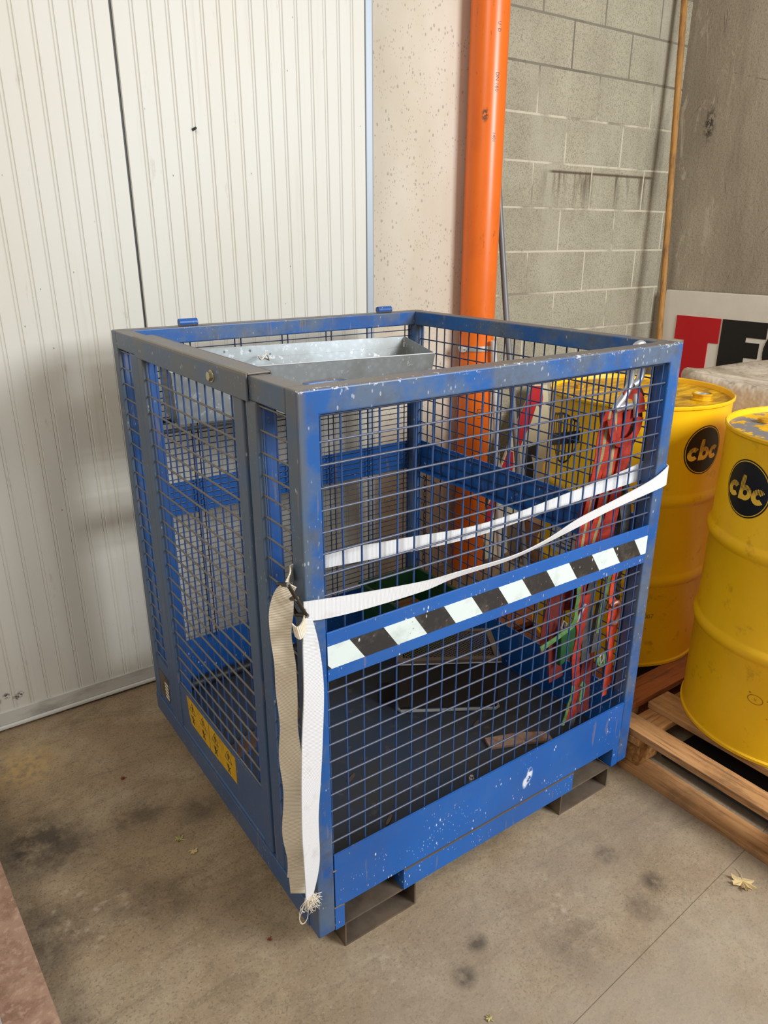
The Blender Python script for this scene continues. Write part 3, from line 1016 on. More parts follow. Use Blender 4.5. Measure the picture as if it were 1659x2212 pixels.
while z > 0.21:
    bmh.tube([(T - 0.001, D - 0.014, z), (W - T + 0.001, D - 0.014, z)], 0.0016, 6)
    z -= 0.0190
for i in range(6):
    for dx in (0.0, 0.0195):
        xx = 0.191 + 0.1562 * i + dx
        if xx < W - T:
            bmh.tube([(xx, D - 0.0175, 0.205), (xx, D - 0.0175, H - 0.045)], 0.0019, 6)
bmh.tube([(0.055, D - 0.0175, 0.205), (0.055, D - 0.0175, H - 0.045)], 0.0019, 6)
bw = bmh.build('back_wire_mesh', PAINT_WIRE_SHADED, cage)
bw['kind'] = 'stuff'
# bar that carries the trough, black tube along the back of the floor
box('support_bar', BLACK, cage, (T, W - T, 0.815, 0.835, 0.950, 0.958), 0.001)
box('support_bar', BLACK, cage, (T, W - T, 0.935, 0.955, 0.950, 0.958), 0.001)
MB().tube([(0.06, 0.965, 0.087), (0.60, 0.965, 0.087)], 0.017, 14).build('floor_tube', BLACK, cage, smooth=True)
# white size label on the inner corner post
lb = box('size_label', FRAY, cage, (0.020, 0.030, D - 0.0372, D - 0.0362, 0.575, 0.632))
for i in range(6):
    MB().box(0.020, 0.030, D - 0.0378, D - 0.0373, 0.580 + i * 0.009, 0.584 + i * 0.009).build('label_print', BLACK_PRINT, lb)

# ================================================================== GALVANISED TROUGH in the cage
tr = thing('sheet_trough', 'galvanised sheet-metal trough lying across the top of the cage', 'trough', (0.47, 0.85, 0.958))
ux, uy = Vector((0.9885, -0.1510, 0)), Vector((0.1510, 0.9885, 0))
o0 = Vector((0.866, 0.722, 0)) - ux * 0.79


def tp(a, b, z):
    p = o0 + ux * a + uy * b
    return (p.x, p.y, z)


rim = [tp(0, 0, 1.103), tp(0.79, 0, 1.103), tp(0.79, 0.198, 1.131), tp(0, 0.198, 1.131)]
bot = [tp(0.01, 0.022, 0.960), tp(0.775, 0.022, 0.960), tp(0.775, 0.180, 0.960), tp(0.01, 0.180, 0.960)]
fold = [tuple(Vector(b).lerp(Vector(r), 0.80)) for r, b in zip(rim, bot)]


def sheet(q, name, mat, th=0.0016):
    q = [Vector(p) for p in q]
    n = (q[1] - q[0]).cross(q[2] - q[1]).normalized() * th
    b = MB()
    b.v = [tuple(p) for p in q] + [tuple(p + n) for p in q]
    k = len(q)
    b.f = [tuple(range(k)), tuple(range(2 * k - 1, k - 1, -1))] + [(i, k + i, k + (i + 1) % k, (i + 1) % k) for i in range(k)]
    return b.build(name, mat, tr)


for i, nm in enumerate(('front_sheet', 'end_sheet', 'back_sheet', 'end_sheet')):
    j = (i + 1) % 4
    if i == 2:
        sheet([bot[i], bot[j], fold[j], fold[i]], nm, GALV)
        up = [tuple(Vector(p) + Vector((0, 0.003, 0.0))) for p in (fold[i], fold[j], rim[j], rim[i])]
        sheet(up, 'folded_rim', GALV)
    else:
        sheet([bot[i], bot[j], rim[j], rim[i]], nm, GALV)
sheet(bot, 'bottom_sheet', GALV)
MB().tube([rim[0], rim[1]], 0.0022, 6).build('rolled_edge', STEEL, tr, smooth=True)
MB().tube(spline([tp(0.33, 0.196, 1.085), tp(0.31, 0.16, 1.11), tp(0.285, 0.13, 1.10), tp(0.27, 0.11, 1.115)], 6), 0.0025, 6).build('cord_end', FRAY, tr, smooth=True)

# ================================================================== WHITE STRAP
st = thing('webbing_strap', 'white webbing strap looped around the cage front with two hanging soiled tails', 'strap', (0.02, -0.01, 0.15))
OU = [(-0.008, -0.009, 0.829), (0.034, -0.008, 0.822), (0.116, -0.007, 0.81), (0.264, -0.007, 0.793), (0.35, -0.009, 0.791), (0.495, -0.012, 0.789), (0.602, -0.011, 0.801), (0.709, -0.009, 0.828), (0.824, -0.007, 0.845), (0.967, -0.006, 0.87), (1.030, -0.005, 0.893), (1.043, 0.004, 0.897), (1.0425, 0.040, 0.905), (1.030, 0.047, 0.905), (0.995, 0.049, 0.897)]
OL = [(-0.010, -0.009, 0.791), (0.033, -0.008, 0.782), (0.115, -0.006, 0.774), (0.264, -0.004, 0.77), (0.351, -0.004, 0.777), (0.496, -0.006, 0.778), (0.603, -0.005, 0.789), (0.713, -0.005, 0.805), (0.828, -0.004, 0.822), (0.974, -0.004, 0.837), (1.032, -0.005, 0.845), (1.043, 0.004, 0.846), (1.0425, 0.040, 0.853), (1.030, 0.047, 0.853), (0.995, 0.049, 0.850)]
MB().ribbon(OU, OL, 0.002, 8, 6).build('front_band', WEB_WHITE, st, smooth=True)
IU = [(0.995, 0.049, 0.897), (0.85, 0.040, 0.885), (0.695, 0.036, 0.874), (0.55, 0.036, 0.862), (0.411, 0.036, 0.860), (0.241, 0.037, 0.875), (0.072, 0.046, 0.884), (0.030, 0.047, 0.882), (-0.004, 0.045, 0.878)]
IL = [(0.995, 0.049, 0.850), (0.85, 0.040, 0.850), (0.695, 0.036, 0.846), (0.55, 0.036, 0.838), (0.411, 0.036, 0.834), (0.241, 0.037, 0.843), (0.072, 0.046, 0.853), (0.030, 0.047, 0.850), (-0.004, 0.045, 0.846)]
MB().ribbon(IU, IL, 0.002, 8, 6).build('inner_band', WEB_WHITE, st, smooth=True)
# short end over the buckle
MB().ribbon([(-0.004, 0.045, 0.878), (-0.010, 0.030, 0.884), (-0.022, 0.010, 0.880), (-0.034, 0.012, 0.862)],
            [(-0.004, 0.045, 0.846), (-0.012, 0.034, 0.850), (-0.026, 0.024, 0.856), (-0.020, 0.004, 0.852)], 0.002, 6, 4).build('buckle_end', WEB_SOILED, st, smooth=True)
LTL = [(-0.030, 0.012, 0.866), (-0.046, 0.022, 0.850), (-0.055, 0.033, 0.810), (-0.056, 0.034, 0.760), (-0.053, 0.030, 0.700), (-0.048, 0.040, 0.630), (-0.047, 0.034, 0.560), (-0.048, 0.044, 0.480), (-0.050, 0.030, 0.400), (-0.055, 0.036, 0.301), (-0.052, 0.026, 0.235), (-0.052, 0.032, 0.184)]
LTR = [(-0.016, 0.000, 0.856), (-0.020, 0.004, 0.840), (-0.019, 0.010, 0.802), (-0.022, 0.016, 0.755), (-0.021, 0.006, 0.695), (-0.022, 0.004, 0.625), (-0.020, 0.012, 0.555), (-0.018, 0.004, 0.475), (-0.017, 0.016, 0.395), (-0.022, 0.006, 0.297), (-0.021, 0.016, 0.231), (-0.023, 0.012, 0.180)]
MB().ribbon(LTL, LTR, 0.0024, 8, 6).build('soiled_tail', WEB_SOILED, st, smooth=True)
MB().ribbon([(-0.050, 0.030, 0.21), (-0.049, 0.029, 0.170), (-0.048, 0.029, 0.140)], [(-0.017, 0.012, 0.207), (-0.017, 0.012, 0.168), (-0.018, 0.013, 0.136)], 0.0024, 6, 6).build('tail_hem', WEB_SOILED, st, smooth=True)
RTL = [(-0.014, -0.016, 0.800), (-0.018, -0.018, 0.742), (-0.021, -0.019, 0.646), (-0.028, -0.017, 0.546), (-0.035, -0.019, 0.441), (-0.038, -0.018, 0.329), (-0.038, -0.020, 0.234), (-0.036, -0.017, 0.151)]
RTR = [(0.006, -0.013, 0.792), (0.020, -0.009, 0.728), (0.028, -0.006, 0.636), (0.022, -0.006, 0.525), (0.015, -0.005, 0.429), (0.005, -0.008, 0.342), (0.004, -0.006, 0.222), (-0.016, -0.010, 0.150)]
MB().ribbon(RTL, RTR, 0.0024, 10, 6).build('white_tail', WEB_WHITE, st, smooth=True)
# frayed end
fr = MB()
for i in range(90):
    a = Vector((-0.036 + random.random() * 0.020, -0.014 + random.uniform(-0.003, 0.003), 0.155))
    d = Vector((random.uniform(-0.016, 0.024), random.uniform(-0.010, 0.006), -random.uniform(0.010, 0.040)))
    c = Vector((random.uniform(-0.012, 0.012), random.uniform(-0.012, 0.004), 0))
    fr.tube(spline([a, a + d * 0.5 + c, a + d], 4), 0.0005, 3)
for k in range(2):
    fr.tube(spline([(-0.036, -0.012, 0.14), (-0.046 - 0.005 * k, -0.016, 0.130), (-0.052, -0.016, 0.112 - 0.008 * k), (-0.046, -0.018, 0.096), (-0.036, -0.018, 0.104), (-0.030, -0.015, 0.128)], 6), 0.0007, 4)
fe = fr.build('frayed_end', FRAY, st)
fe['kind'] = 'stuff'
# ladder buckle
bk = MB()
A, B = Vector((-0.034, -0.004, 0.868)), Vector((-0.008, -0.018, 0.806))
wv = Vector((0.0, 0.036, -0.014))
bk.tube([A, B], 0.0036, 8)
bk.tube([A + wv, B + wv], 0.0036, 8)
for t in (0.0, 0.45, 1.0):
    p = A.lerp(B, t)
    bk.tube([p - wv * 0.06, p + wv * 1.06], 0.0044, 8)
bk.build('ladder_buckle', BUCKLE, st, smooth=True)
MB().ribbon([(-0.006, -0.013, 0.818), (-0.018, -0.022, 0.800), (-0.030, -0.022, 0.792), (-0.034, -0.012, 0.796)],
            [(-0.004, -0.009, 0.790), (-0.014, -0.022, 0.776), (-0.026, -0.026, 0.768), (-0.032, -0.018, 0.772)], 0.0024, 6, 4).build('buckle_loop', WEB_SOILED, st, smooth=True)

# ================================================================== HARNESS GEAR in the right front corner
ha = thing('safety_harness', 'red and green webbing safety harness hung inside the cage corner', 'harness', (0.90, 0.058, 0.14))


def flat(name, pts, w, mat, y=0.056, parent=None, wob=0.004, n=6, th=0.0022):
    """webbing hanging roughly in the plane of the front mesh"""
    L_, R2 = [], []
    for i, p in enumerate(pts):
        a = pts[max(i - 1, 0)]
        b = pts[min(i + 1, len(pts) - 1)]
        t = Vector((b[0] - a[0], b[1] - a[1])).normalized()
        nx, nz = -t.y, t.x
        yy = (p[2] if len(p) > 2 else y) + random.uniform(-wob, wob)
        tw = random.uniform(-0.4, 0.4)
        L_.append((p[0] + nx * w / 2, yy + tw * w * 0.25, p[1] + nz * w / 2))
        R2.append((p[0] - nx * w / 2, yy - tw * w * 0.25, p[1] - nz * w / 2))
    return MB().ribbon(L_, R2, th, n, 4).build(name, mat, parent or ha, smooth=True)


flat('shoulder_strap', [(0.868, 1.046), (0.858, 0.990), (0.852, 0.935), (0.846, 0.875), (0.830, 0.790), (0.822, 0.715), (0.815, 0.640)], 0.046, RED_STRIPE, 0.060)
flat('shoulder_strap', [(0.898, 1.050), (0.903, 0.990), (0.900, 0.930), (0.896, 0.876), (0.886, 0.790), (0.872, 0.715), (0.864, 0.640)], 0.046, RED_STRIPE, 0.064)
flat('shoulder_strap', [(0.945, 1.040), (0.950, 0.985), (0.940, 0.925), (0.930, 0.876), (0.916, 0.780), (0.904, 0.705), (0.900, 0.640)], 0.046, RED_WEB, 0.058)
flat('shoulder_strap', [(0.965, 1.050), (0.980, 1.015), (0.982, 0.970), (0.966, 0.930), (0.952, 0.880), (0.940, 0.800), (0.930, 0.700)], 0.032, DARK_RED, 0.066)
flat('back_pack', [(0.915, 1.040), (0.918, 0.960), (0.905, 0.870), (0.890, 0.780), (0.872, 0.700), (0.860, 0.600), (0.850, 0.520)], 0.105, DARK_RED, 0.078, th=0.012)
flat('thigh_strap', [(0.792, 0.640), (0.776, 0.560), (0.770, 0.480), (0.778, 0.400), (0.792, 0.320)], 0.050, DARK_RED, 0.080)
flat('thigh_strap', [(0.890, 0.600), (0.884, 0.520), (0.880, 0.430), (0.890, 0.350)], 0.030, GREY_PAD, 0.070)
flat('thigh_strap', [(0.862, 0.560), (0.860, 0.480), (0.864, 0.420)], 0.026, RED_WEB, 0.066)
flat('chest_strap', [(0.858, 1.030), (0.872, 0.990), (0.900, 0.966), (0.934, 0.966), (0.962, 0.985), (0.972, 1.020)], 0.022, RED_WEB, 0.047, wob=0.002)
flat('thigh_strap', [(0.840, 0.640), (0.826, 0.528), (0.840, 0.462), (0.835, 0.388), (0.841, 0.307), (0.839, 0.228)], 0.026, RED_WEB, 0.055)
flat('thigh_strap', [(0.765, 0.640), (0.750, 0.560), (0.744, 0.480), (0.748, 0.420)], 0.040, DARK_RED, 0.085)
flat('thigh_strap', [(0.925, 0.420), (0.919, 0.359), (0.917, 0.279), (0.906, 0.170)], 0.060, DARK_RED, 0.080)
flat('leg_loop', [(0.951, 0.620), (0.952, 0.560), (0.957, 0.500), (0.960, 0.422), (0.972, 0.350), (0.974, 0.283), (0.968, 0.215)], 0.022, ORANGE_WEB, 0.050)
flat('leg_loop', [(0.958, 0.520), (0.983, 0.452), (0.978, 0.389), (0.985, 0.305), (0.986, 0.245)], 0.022, ORANGE_WEB, 0.056)
flat('green_strap', [(0.808, 0.640), (0.810, 0.580), (0.811, 0.545), (0.800, 0.503), (0.750, 0.479), (0.688, 0.462)], 0.014, GREEN_WEB, 0.050)
flat('green_strap', [(0.930, 0.640), (0.923, 0.565), (0.907, 0.511), (0.902, 0.440)], 0.014, DULL_GREEN, 0.050)
flat('leg_pad', [(0.930, 0.520), (0.922, 0.455), (0.920, 0.372)], 0.036, GREY_PAD, 0.064, th=0.010)
flat('green_loop', [(0.828, 0.302), (0.818, 0.280), (0.812, 0.250), (0.806, 0.220), (0.796, 0.190)], 0.012, GREEN_WEB, 0.047)
flat('green_loop', [(0.858, 0.235), (0.868, 0.262), (0.864, 0.292), (0.856, 0.300)], 0.014, GREEN_WEB, 0.048)
flat('green_loop', [(0.912, 0.362), (0.922, 0.338), (0.938, 0.330), (0.944, 0.350), (0.936, 0.372)], 0.010, GREEN_WEB, 0.046)
gb = MB().prism([(0.770, 0.470), (0.832, 0.486), (0.836, 0.420), (0.818, 0.392), (0.778, 0.374)], 1, 0.058, 0.074)
gb.build('plastic_clip', GREEN_PLASTIC, ha, 0.004)
flat('strap_end', [(0.832, 0.246), (0.836, 0.215), (0.834, 0.185)], 0.030, RED_WEB, 0.053)
flat('strap_end', [(0.846, 0.240), (0.850, 0.205), (0.842, 0.160)], 0.018, GREY_PAD, 0.052)
# metal adjusters
mt = MB()
mt.tube([(0.775, 0.060, 0.512), (0.786, 0.058, 0.500), (0.780, 0.058, 0.482), (0.769, 0.060, 0.492)], 0.003, 6, True)
mt.tube([(0.842, 0.050, 0.545), (0.815, 0.050, 0.500)], 0.004, 8)
mt.tube([(0.932, 0.046, 0.372), (0.936, 0.044, 0.352), (0.926, 0.044, 0.340), (0.922, 0.046, 0.362)], 0.003, 6, True)
mt.build('strap_adjuster', STEEL, ha, smooth=True)
# knotted bundle under the hooks
flat('knot_wrap', [(0.905, 1.075), (0.925, 1.082), (0.950, 1.074), (0.972, 1.056), (0.975, 1.030)], 0.026, RED_WEB, 0.052)
flat('knot_wrap', [(0.955, 1.100), (0.965, 1.080), (0.985, 1.060)], 0.026, DARK_RED, 0.060)
# snap hooks
sh = MB()
sh.tube(spline([(0.930, 0.058, 1.150), (0.928, 0.058, 1.100), (0.905, 0.056, 1.072), (0.882, 0.055, 1.050), (0.905, 0.053, 1.052), (0.935, 0.052, 1.050)], 6), [0.009] * 31, 10)
sh.tube(spline([(0.944, 0.052, 1.080), (0.950, 0.050, 1.050), (0.955, 0.050, 1.022)], 5), 0.006, 10)
sh.build('snap_hook', STEEL, ha, smooth=True)
sh = MB()
sh.tube(spline([(0.945, 0.062, 1.098), (0.970, 0.062, 1.110), (0.977, 0.062, 1.150), (0.970, 0.060, 1.185), (0.953, 0.058, 1.196), (0.936, 0.060, 1.186), (0.929, 0.060, 1.140)], 6), 0.009, 10)
sh.build('snap_hook', STEEL, ha, smooth=True)

# rope lanyard with its hook
rl = thing('rope_lanyard', 'dark brown twisted rope lanyard with copper hook beside the harness', 'rope', (0.99, 0.07, 0.27))
rp_ = spline([(0.962, 0.066, 1.00), (0.966, 0.068, 0.90), (0.972, 0.068, 0.79), (0.982, 0.068, 0.70), (0.984, 0.066, 0.591), (0.986, 0.066, 0.518), (0.986, 0.066, 0.435), (0.987, 0.066, 0.353), (0.984, 0.064, 0.285)], 14)
for s in range(3):
    pts = []
    for i, p in enumerate(rp_):
        an = i * 0.55 + s * 2 * math.pi / 3
        pts.append(p + Vector((math.cos(an), math.sin(an), 0)) * 0.0058)
    MB().tube(pts, 0.0068, 8).build('rope_strand', ROPE, rl, smooth=True)
MB().tube(spline([(0.950, 0.052, 0.505), (0.970, 0.048, 0.512), (0.985, 0.047, 0.498), (0.990, 0.048, 0.470), (0.976, 0.049, 0.448), (0.955, 0.050, 0.455)], 6), 0.0075, 10).build('lanyard_hook', COPPER, rl, smooth=True)
flat('rope_sleeve', [(0.964, 0.800), (0.974, 0.745), (0.975, 0.690)], 0.040, GREY_PAD, 0.058, rl, th=0.012)

# ================================================================== THINGS ON THE CAGE FLOOR
CF = 0.070
sx, sy = Vector((0.8500, -0.5268, 0)), Vector((0.5268, 0.8500, 0))
so = Vector((0.566, 0.485, 0))
stool = thing('mesh_step', 'dark steel step with expanded-metal tread on the cage floor', 'step', (0.72, 0.50, CF))


def sp(a, b, z):
    p = so + sx * a + sy * b
    return (p.x, p.y, z)


WD, DP, ZT = 0.305, 0.180, 0.250


def slab(a0, a1, b0, b1, z0_, z1_):
    b = MB()
    b.v = [sp(a, bb, z) for z in (z0_, z1_) for bb in (b0, b1) for a in (a0, a1)]
    b.f = [(0, 2, 3, 1), (4, 5, 7, 6), (0, 1, 5, 4), (2, 6, 7, 3), (0, 4, 6, 2), (1, 3, 7, 5)]
    return b


slab(0.0, WD, 0.004, 0.008, CF + 0.012, ZT - 0.012).build('front_plate', STEP_PLATE_SHADED, stool)
slab(0.0, 0.004, 0.008, DP, CF + 0.0, ZT - 0.012).build('side_plate', STEP_PLATE_SHADED, stool)
slab(WD - 0.004, WD, 0.008, DP, CF + 0.0, ZT - 0.012).build('side_plate', STEP_PLATE_SHADED, stool)
for (a0, a1, b0, b1) in ((-0.004, WD + 0.004, -0.002, 0.016), (-0.004, WD + 0.004, DP - 0.014, DP), (-0.004, 0.014, 0.016, DP - 0.014), (WD - 0.014, WD + 0.004, 0.016, DP - 0.014)):
    slab(a0, a1, b0, b1, ZT - 0.012, ZT).build('tread_frame', TREAD_STEEL, stool, 0.001)
# expanded metal tread: diamond lattice
em = MB()
na, nb = 22, 10
ca, cb_ = (WD - 0.036) / na, (DP - 0.038) / nb
for i in range(na):
    for j in range(nb):
        c = (0.018 + (i + 0.5) * ca, 0.020 + (j + 0.5) * cb_)
        for (p, q_) in (((-0.5, 0), (0, 0.5)), ((0, 0.5), (0.5, 0)), ((0.5, 0), (0, -0.5)), ((0, -0.5), (-0.5, 0))):
            a, b = (c[0] + p[0] * ca, c[1] + p[1] * cb_), (c[0] + q_[0] * ca, c[1] + q_[1] * cb_)
            w = 0.0012
            n = len(em.v)
            em.v += [sp(a[0], a[1] - w, ZT - 0.005), sp(b[0], b[1] - w, ZT - 0.004), sp(b[0], b[1] + w, ZT - 0.003), sp(a[0], a[1] + w, ZT - 0.004)]
            em.f.append((n, n + 1, n + 2, n + 3))
MB().tube([sp(-0.004, -0.003, ZT - 0.012), sp(WD + 0.004, -0.003, ZT - 0.012)], 0.002, 6).build('tread_edge', STEEL, stool)
e_ = em.build('expanded_metal_tread', TREAD_STEEL, stool)
e_['kind'] = 'stuff'
MB().tube([sp(0.0, DP * 0.6, CF + 0.006), sp(0.0, 0.002, CF + 0.006), sp(0.006, -0.006, CF + 0.006), sp(WD - 0.006, -0.006, CF + 0.006), sp(WD + 0.004, 0.002, CF + 0.006), sp(WD + 0.004, DP * 0.6, CF + 0.006)], 0.005, 8).build('base_wire', GREY_STEEL, stool, smooth=True)
MB().prism([(0, 0), (0.055, 0), (0.06, 0.012), (0.055, 0.05), (0, 0.05)], 2, CF + 0.02, CF + 0.024)
fl = MB()
fl.v = [sp(-0.062, 0.05, CF), sp(0.0, 0.05, CF), sp(0.0, 0.05, CF + 0.075), sp(-0.062, 0.05, CF + 0.075), sp(-0.062, 0.055, CF), sp(0.0, 0.055, CF), sp(0.0, 0.055, CF + 0.075), sp(-0.062, 0.055, CF + 0.075)]
fl.f = [(0, 1, 2, 3), (7, 6, 5, 4), (0, 4, 5, 1), (1, 5, 6, 2), (2, 6, 7, 3), (3, 7, 4, 0)]
fl.build('side_flange', STEP_PLATE_SHADED, stool, 0.004)

gbn = thing('green_crate', 'dark green open crate behind the mesh step on the cage floor', 'crate', (0.86, 0.84, CF))
a0, a1, b0, b1, zt, t_ = 0.740, 0.985, 0.715, 0.955, 0.265, 0.006
box('crate_wall', GREEN_BIN, gbn, (a0, a1, b0, b0 + t_, CF, zt))
box('crate_wall', GREEN_BIN, gbn, (a0, a1, b1 - t_, b1, CF, zt))
box('crate_wall', GREEN_BIN, gbn, (a0, a0 + t_, b0 + t_, b1 - t_, CF, zt))
box('crate_wall', GREEN_BIN, gbn, (a1 - t_, a1, b0 + t_, b1 - t_, CF, zt))
box('crate_base', GREEN_BIN, gbn, (a0 + t_, a1 - t_, b0 + t_, b1 - t_, CF, CF + 0.006))
for bb in ((a0 - 0.008, a1 + 0.008, b0 - 0.008, b0 + t_, zt, zt + 0.008), (a0 - 0.008, a1 + 0.008, b1 - t_, b1 + 0.008, zt, zt + 0.008), (a0 - 0.008, a0 + t_, b0 + t_, b1 - t_, zt, zt + 0.008), (a1 - t_, a1 + 0.008, b0 + t_, b1 - t_, zt, zt + 0.008)):
    box('crate_rim', GREEN_BIN, gbn, bb, 0.002)
wbk = MB().box(0.77, 0.95, 0.76, 0.92, CF + 0.0065, 0.175)
tag(wbk.build('wood_block', wood('brown_block_wood', S(140, 92, 52), S(104, 66, 36), 0), bevel=0.008, origin=(0.86, 0.84, CF + 0.006)), 'brown wooden block lying in the dark green crate', 'block')
pb = MB().prism([(0.672, 0.190), (0.688, 0.232), (0.785, 0.196), (0.860, 0.150), (0.845, 0.112), (0.765, 0.152)], 2, CF, CF + 0.010)
tag(pb.build('rusty_plate', RUST, bevel=0.002, origin=(0.765, 0.17, CF)), 'flat rusty brown plate lying on the cage floor', 'plate')
nb_ = MB().prism([(0.548 + 0.008 * math.cos(math.pi * i / 3), 0.129 + 0.008 * math.sin(math.pi * i / 3)) for i in range(6)], 2, CF, CF + 0.007)
nb_.tube([(0.548, 0.129, CF + 0.007), (0.548, 0.129, CF + 0.014)], 0.005, 10)
tag(nb_.build('loose_bolt', STEEL, origin=(0.548, 0.129, CF)), 'small shiny bolt lying on the cage floor', 'bolt')
bp = MB().box(0.10, 0.46, 0.915, 0.928, CF, 0.125)
plk = MB().prism([(0.05, 0.56), (0.40, 0.66), (0.39, 0.70), (0.04, 0.60)], 2, CF, CF + 0.018)
tag(plk.build('floor_batten', wood('dirty_batten', S(76, 56, 40), S(54, 40, 28), 0), origin=(0.22, 0.63, CF)), 'dirty wooden batten on the cage floor near the door', 'batten')

# ================================================================== PALLETS
PT = 0.072   # top of the pallets
p1 = thing('wooden_pallet', 'pale pine pallet under the drum with the grey peeled lid', 'pallet', (1.47, -0.52, FL))
for (x0, x1) in ((1.080, 1.152), (1.236, 1.336), (1.420, 1.520), (1.604, 1.704), (1.788, 1.868)):
    box('deck_board', WOOD_Y, p1, (x0, x1, -1.120, 0.078, PT - 0.022, PT), 0.002)
for (y0, y1) in ((-0.012, 0.072), (-0.57, -0.47), (-1.12, -1.03)):
    box('cross_board', WOOD_CROSS, p1, (1.076, 1.872, y0, y1, PT - 0.044, PT - 0.0222), 0.002)
    for (x0, x1) in ((1.090, 1.185), (1.42, 1.52), (1.775, 1.868)):
        box('pallet_block', CHIP, p1, (x0, x1, y0 + 0.004, y1 - 0.002, FL + 0.022, PT - 0.0442), 0.003)
for (x0, x1) in ((1.072, 1.150), (1.42, 1.52), (1.79, 1.868)):
    box('base_board', WOOD_Y, p1, (x0, x1, -1.120, 0.076, FL, FL + 0.0218), 0.002)

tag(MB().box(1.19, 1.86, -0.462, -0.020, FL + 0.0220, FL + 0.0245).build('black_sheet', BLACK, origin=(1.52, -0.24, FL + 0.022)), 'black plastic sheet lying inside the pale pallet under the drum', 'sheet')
p2 = thing('wooden_pallet', 'reddish wooden pallet under the drum with the brown stained lid', 'pallet', (1.75, 0.5, FL))
for (y0, y1) in ((0.094, 0.184), (0.235, 0.325), (0.376, 0.466), (0.517, 0.607), (0.658, 0.748), (0.80, 0.89)):
    box('deck_board', WOOD_X, p2, (1.120, 2.84, y0, y1, PT - 0.022, PT), 0.002)
for (x0, x1) in ((1.120, 1.215), (1.66, 1.76), (2.20, 2.30)):
    box('cross_board', WOOD_Y, p2, (x0, x1, 0.094, 0.89, PT - 0.044, PT - 0.0222), 0.002)
    for (y0, y1) in ((0.098, 0.19), (0.44, 0.54), (0.79, 0.886)):
        box('pallet_block', CHIP, p2, (x0 + 0.003, x1 - 0.003, y0, y1, FL + 0.022, PT - 0.0442), 0.003)
for (y0, y1) in ((0.094, 0.19), (0.44, 0.54), (0.79, 0.89)):
    box('base_board', WOOD_X, p2, (1.120, 2.30, y0, y1, FL, FL + 0.0218), 0.002)

# ================================================================== YELLOW DRUMS
DR, DH = 0.2865, 0.890


def cyl_poly(b, cx, cy, r, a0, zc, pts2, n_sub=0):
    i0 = len(b.v)
    for (s, t) in pts2:
        a = a0 + s / r
        b.uv[len(b.v)] = (s, t)
        b.v.append((cx + r * math.cos(a), cy + r * math.sin(a), zc + t))
    return i0


def cyl_strip(b, cx, cy, r, a0, zc, inner, outer, closed=False):
    """quad strip between two 2D polylines wrapped on the drum"""
    k = len(inner)
    i0 = cyl_poly(b, cx, cy, r, a0, zc, inner)
    o0_ = cyl_poly(b, cx, cy, r, a0, zc, outer)
    for i in range(k if closed else k - 1):
        j = (i + 1) % k
        b.f.append((i0 + i, i0 + j, o0_ + j, o0_ + i))


def ring2(c, r, a0, a1, n, sx_=1.0):
    return [(c[0] + sx_ * r * math.cos(a0 + (a1 - a0) * i / n), c[1] + r * math.sin(a0 + (a1 - a0) * i / n)) for i in range(n + 1)]


def round_label(cx, cy, a0, zc, parent, R=0.077):
    r = DR + 0.0008
    b = MB()
    n = 40
    for k in range(6):
        cyl_strip(b, cx, cy, r, a0, zc, ring2((0, 0), R * k / 6 + 1e-5, 0, 2 * math.pi, n), ring2((0, 0), R * (k + 1) / 6, 0, 2 * math.pi, n))
    lab = b.build('round_label', BLACK_PRINT, parent)
    b = MB()
    cyl_strip(b, cx, cy, r + 0.0004, a0, zc, ring2((0, 0), R * 0.925, 0, 2 * math.pi, n), ring2((0, 0), R * 0.955, 0, 2 * math.pi, n))
    b.build('label_ring', YELLOW_PLAIN, lab)
    r2 = r + 0.0006
    sk_ = lambda pts: [(x + 0.10 * y, y) for (x, y) in pts]

    def cee(c):
        bb = MB()
        a_, e_a = math.radians(40), math.radians(320)
        cyl_strip(bb, cx, cy, r2, a0, zc, sk_(ring2(c, 0.0070, a_, e_a, 22)), sk_(ring2(c, 0.0215, a_, e_a, 22)))
        bb.build('letter_c', PRINT_STRIPED, lab)
    cee((-0.0420, -0.010))
    cee((0.0440, -0.010))
    bb = MB()
    cyl_strip(bb, cx, cy, r2, a0, zc, sk_(ring2((0.001, -0.010), 0.0075, 0, 2 * math.pi, 28)), sk_(ring2((0.001, -0.010), 0.0210, 0, 2 * math.pi, 28)))
    cyl_strip(bb, cx, cy, r2, a0, zc, sk_([(-0.020, -0.031 + 0.0066 * i) for i in range(11)]), sk_([(-0.006, -0.031 + 0.0066 * i) for i in range(11)]))
    bb.build('letter_b', PRINT_STRIPED, lab)
    return lab


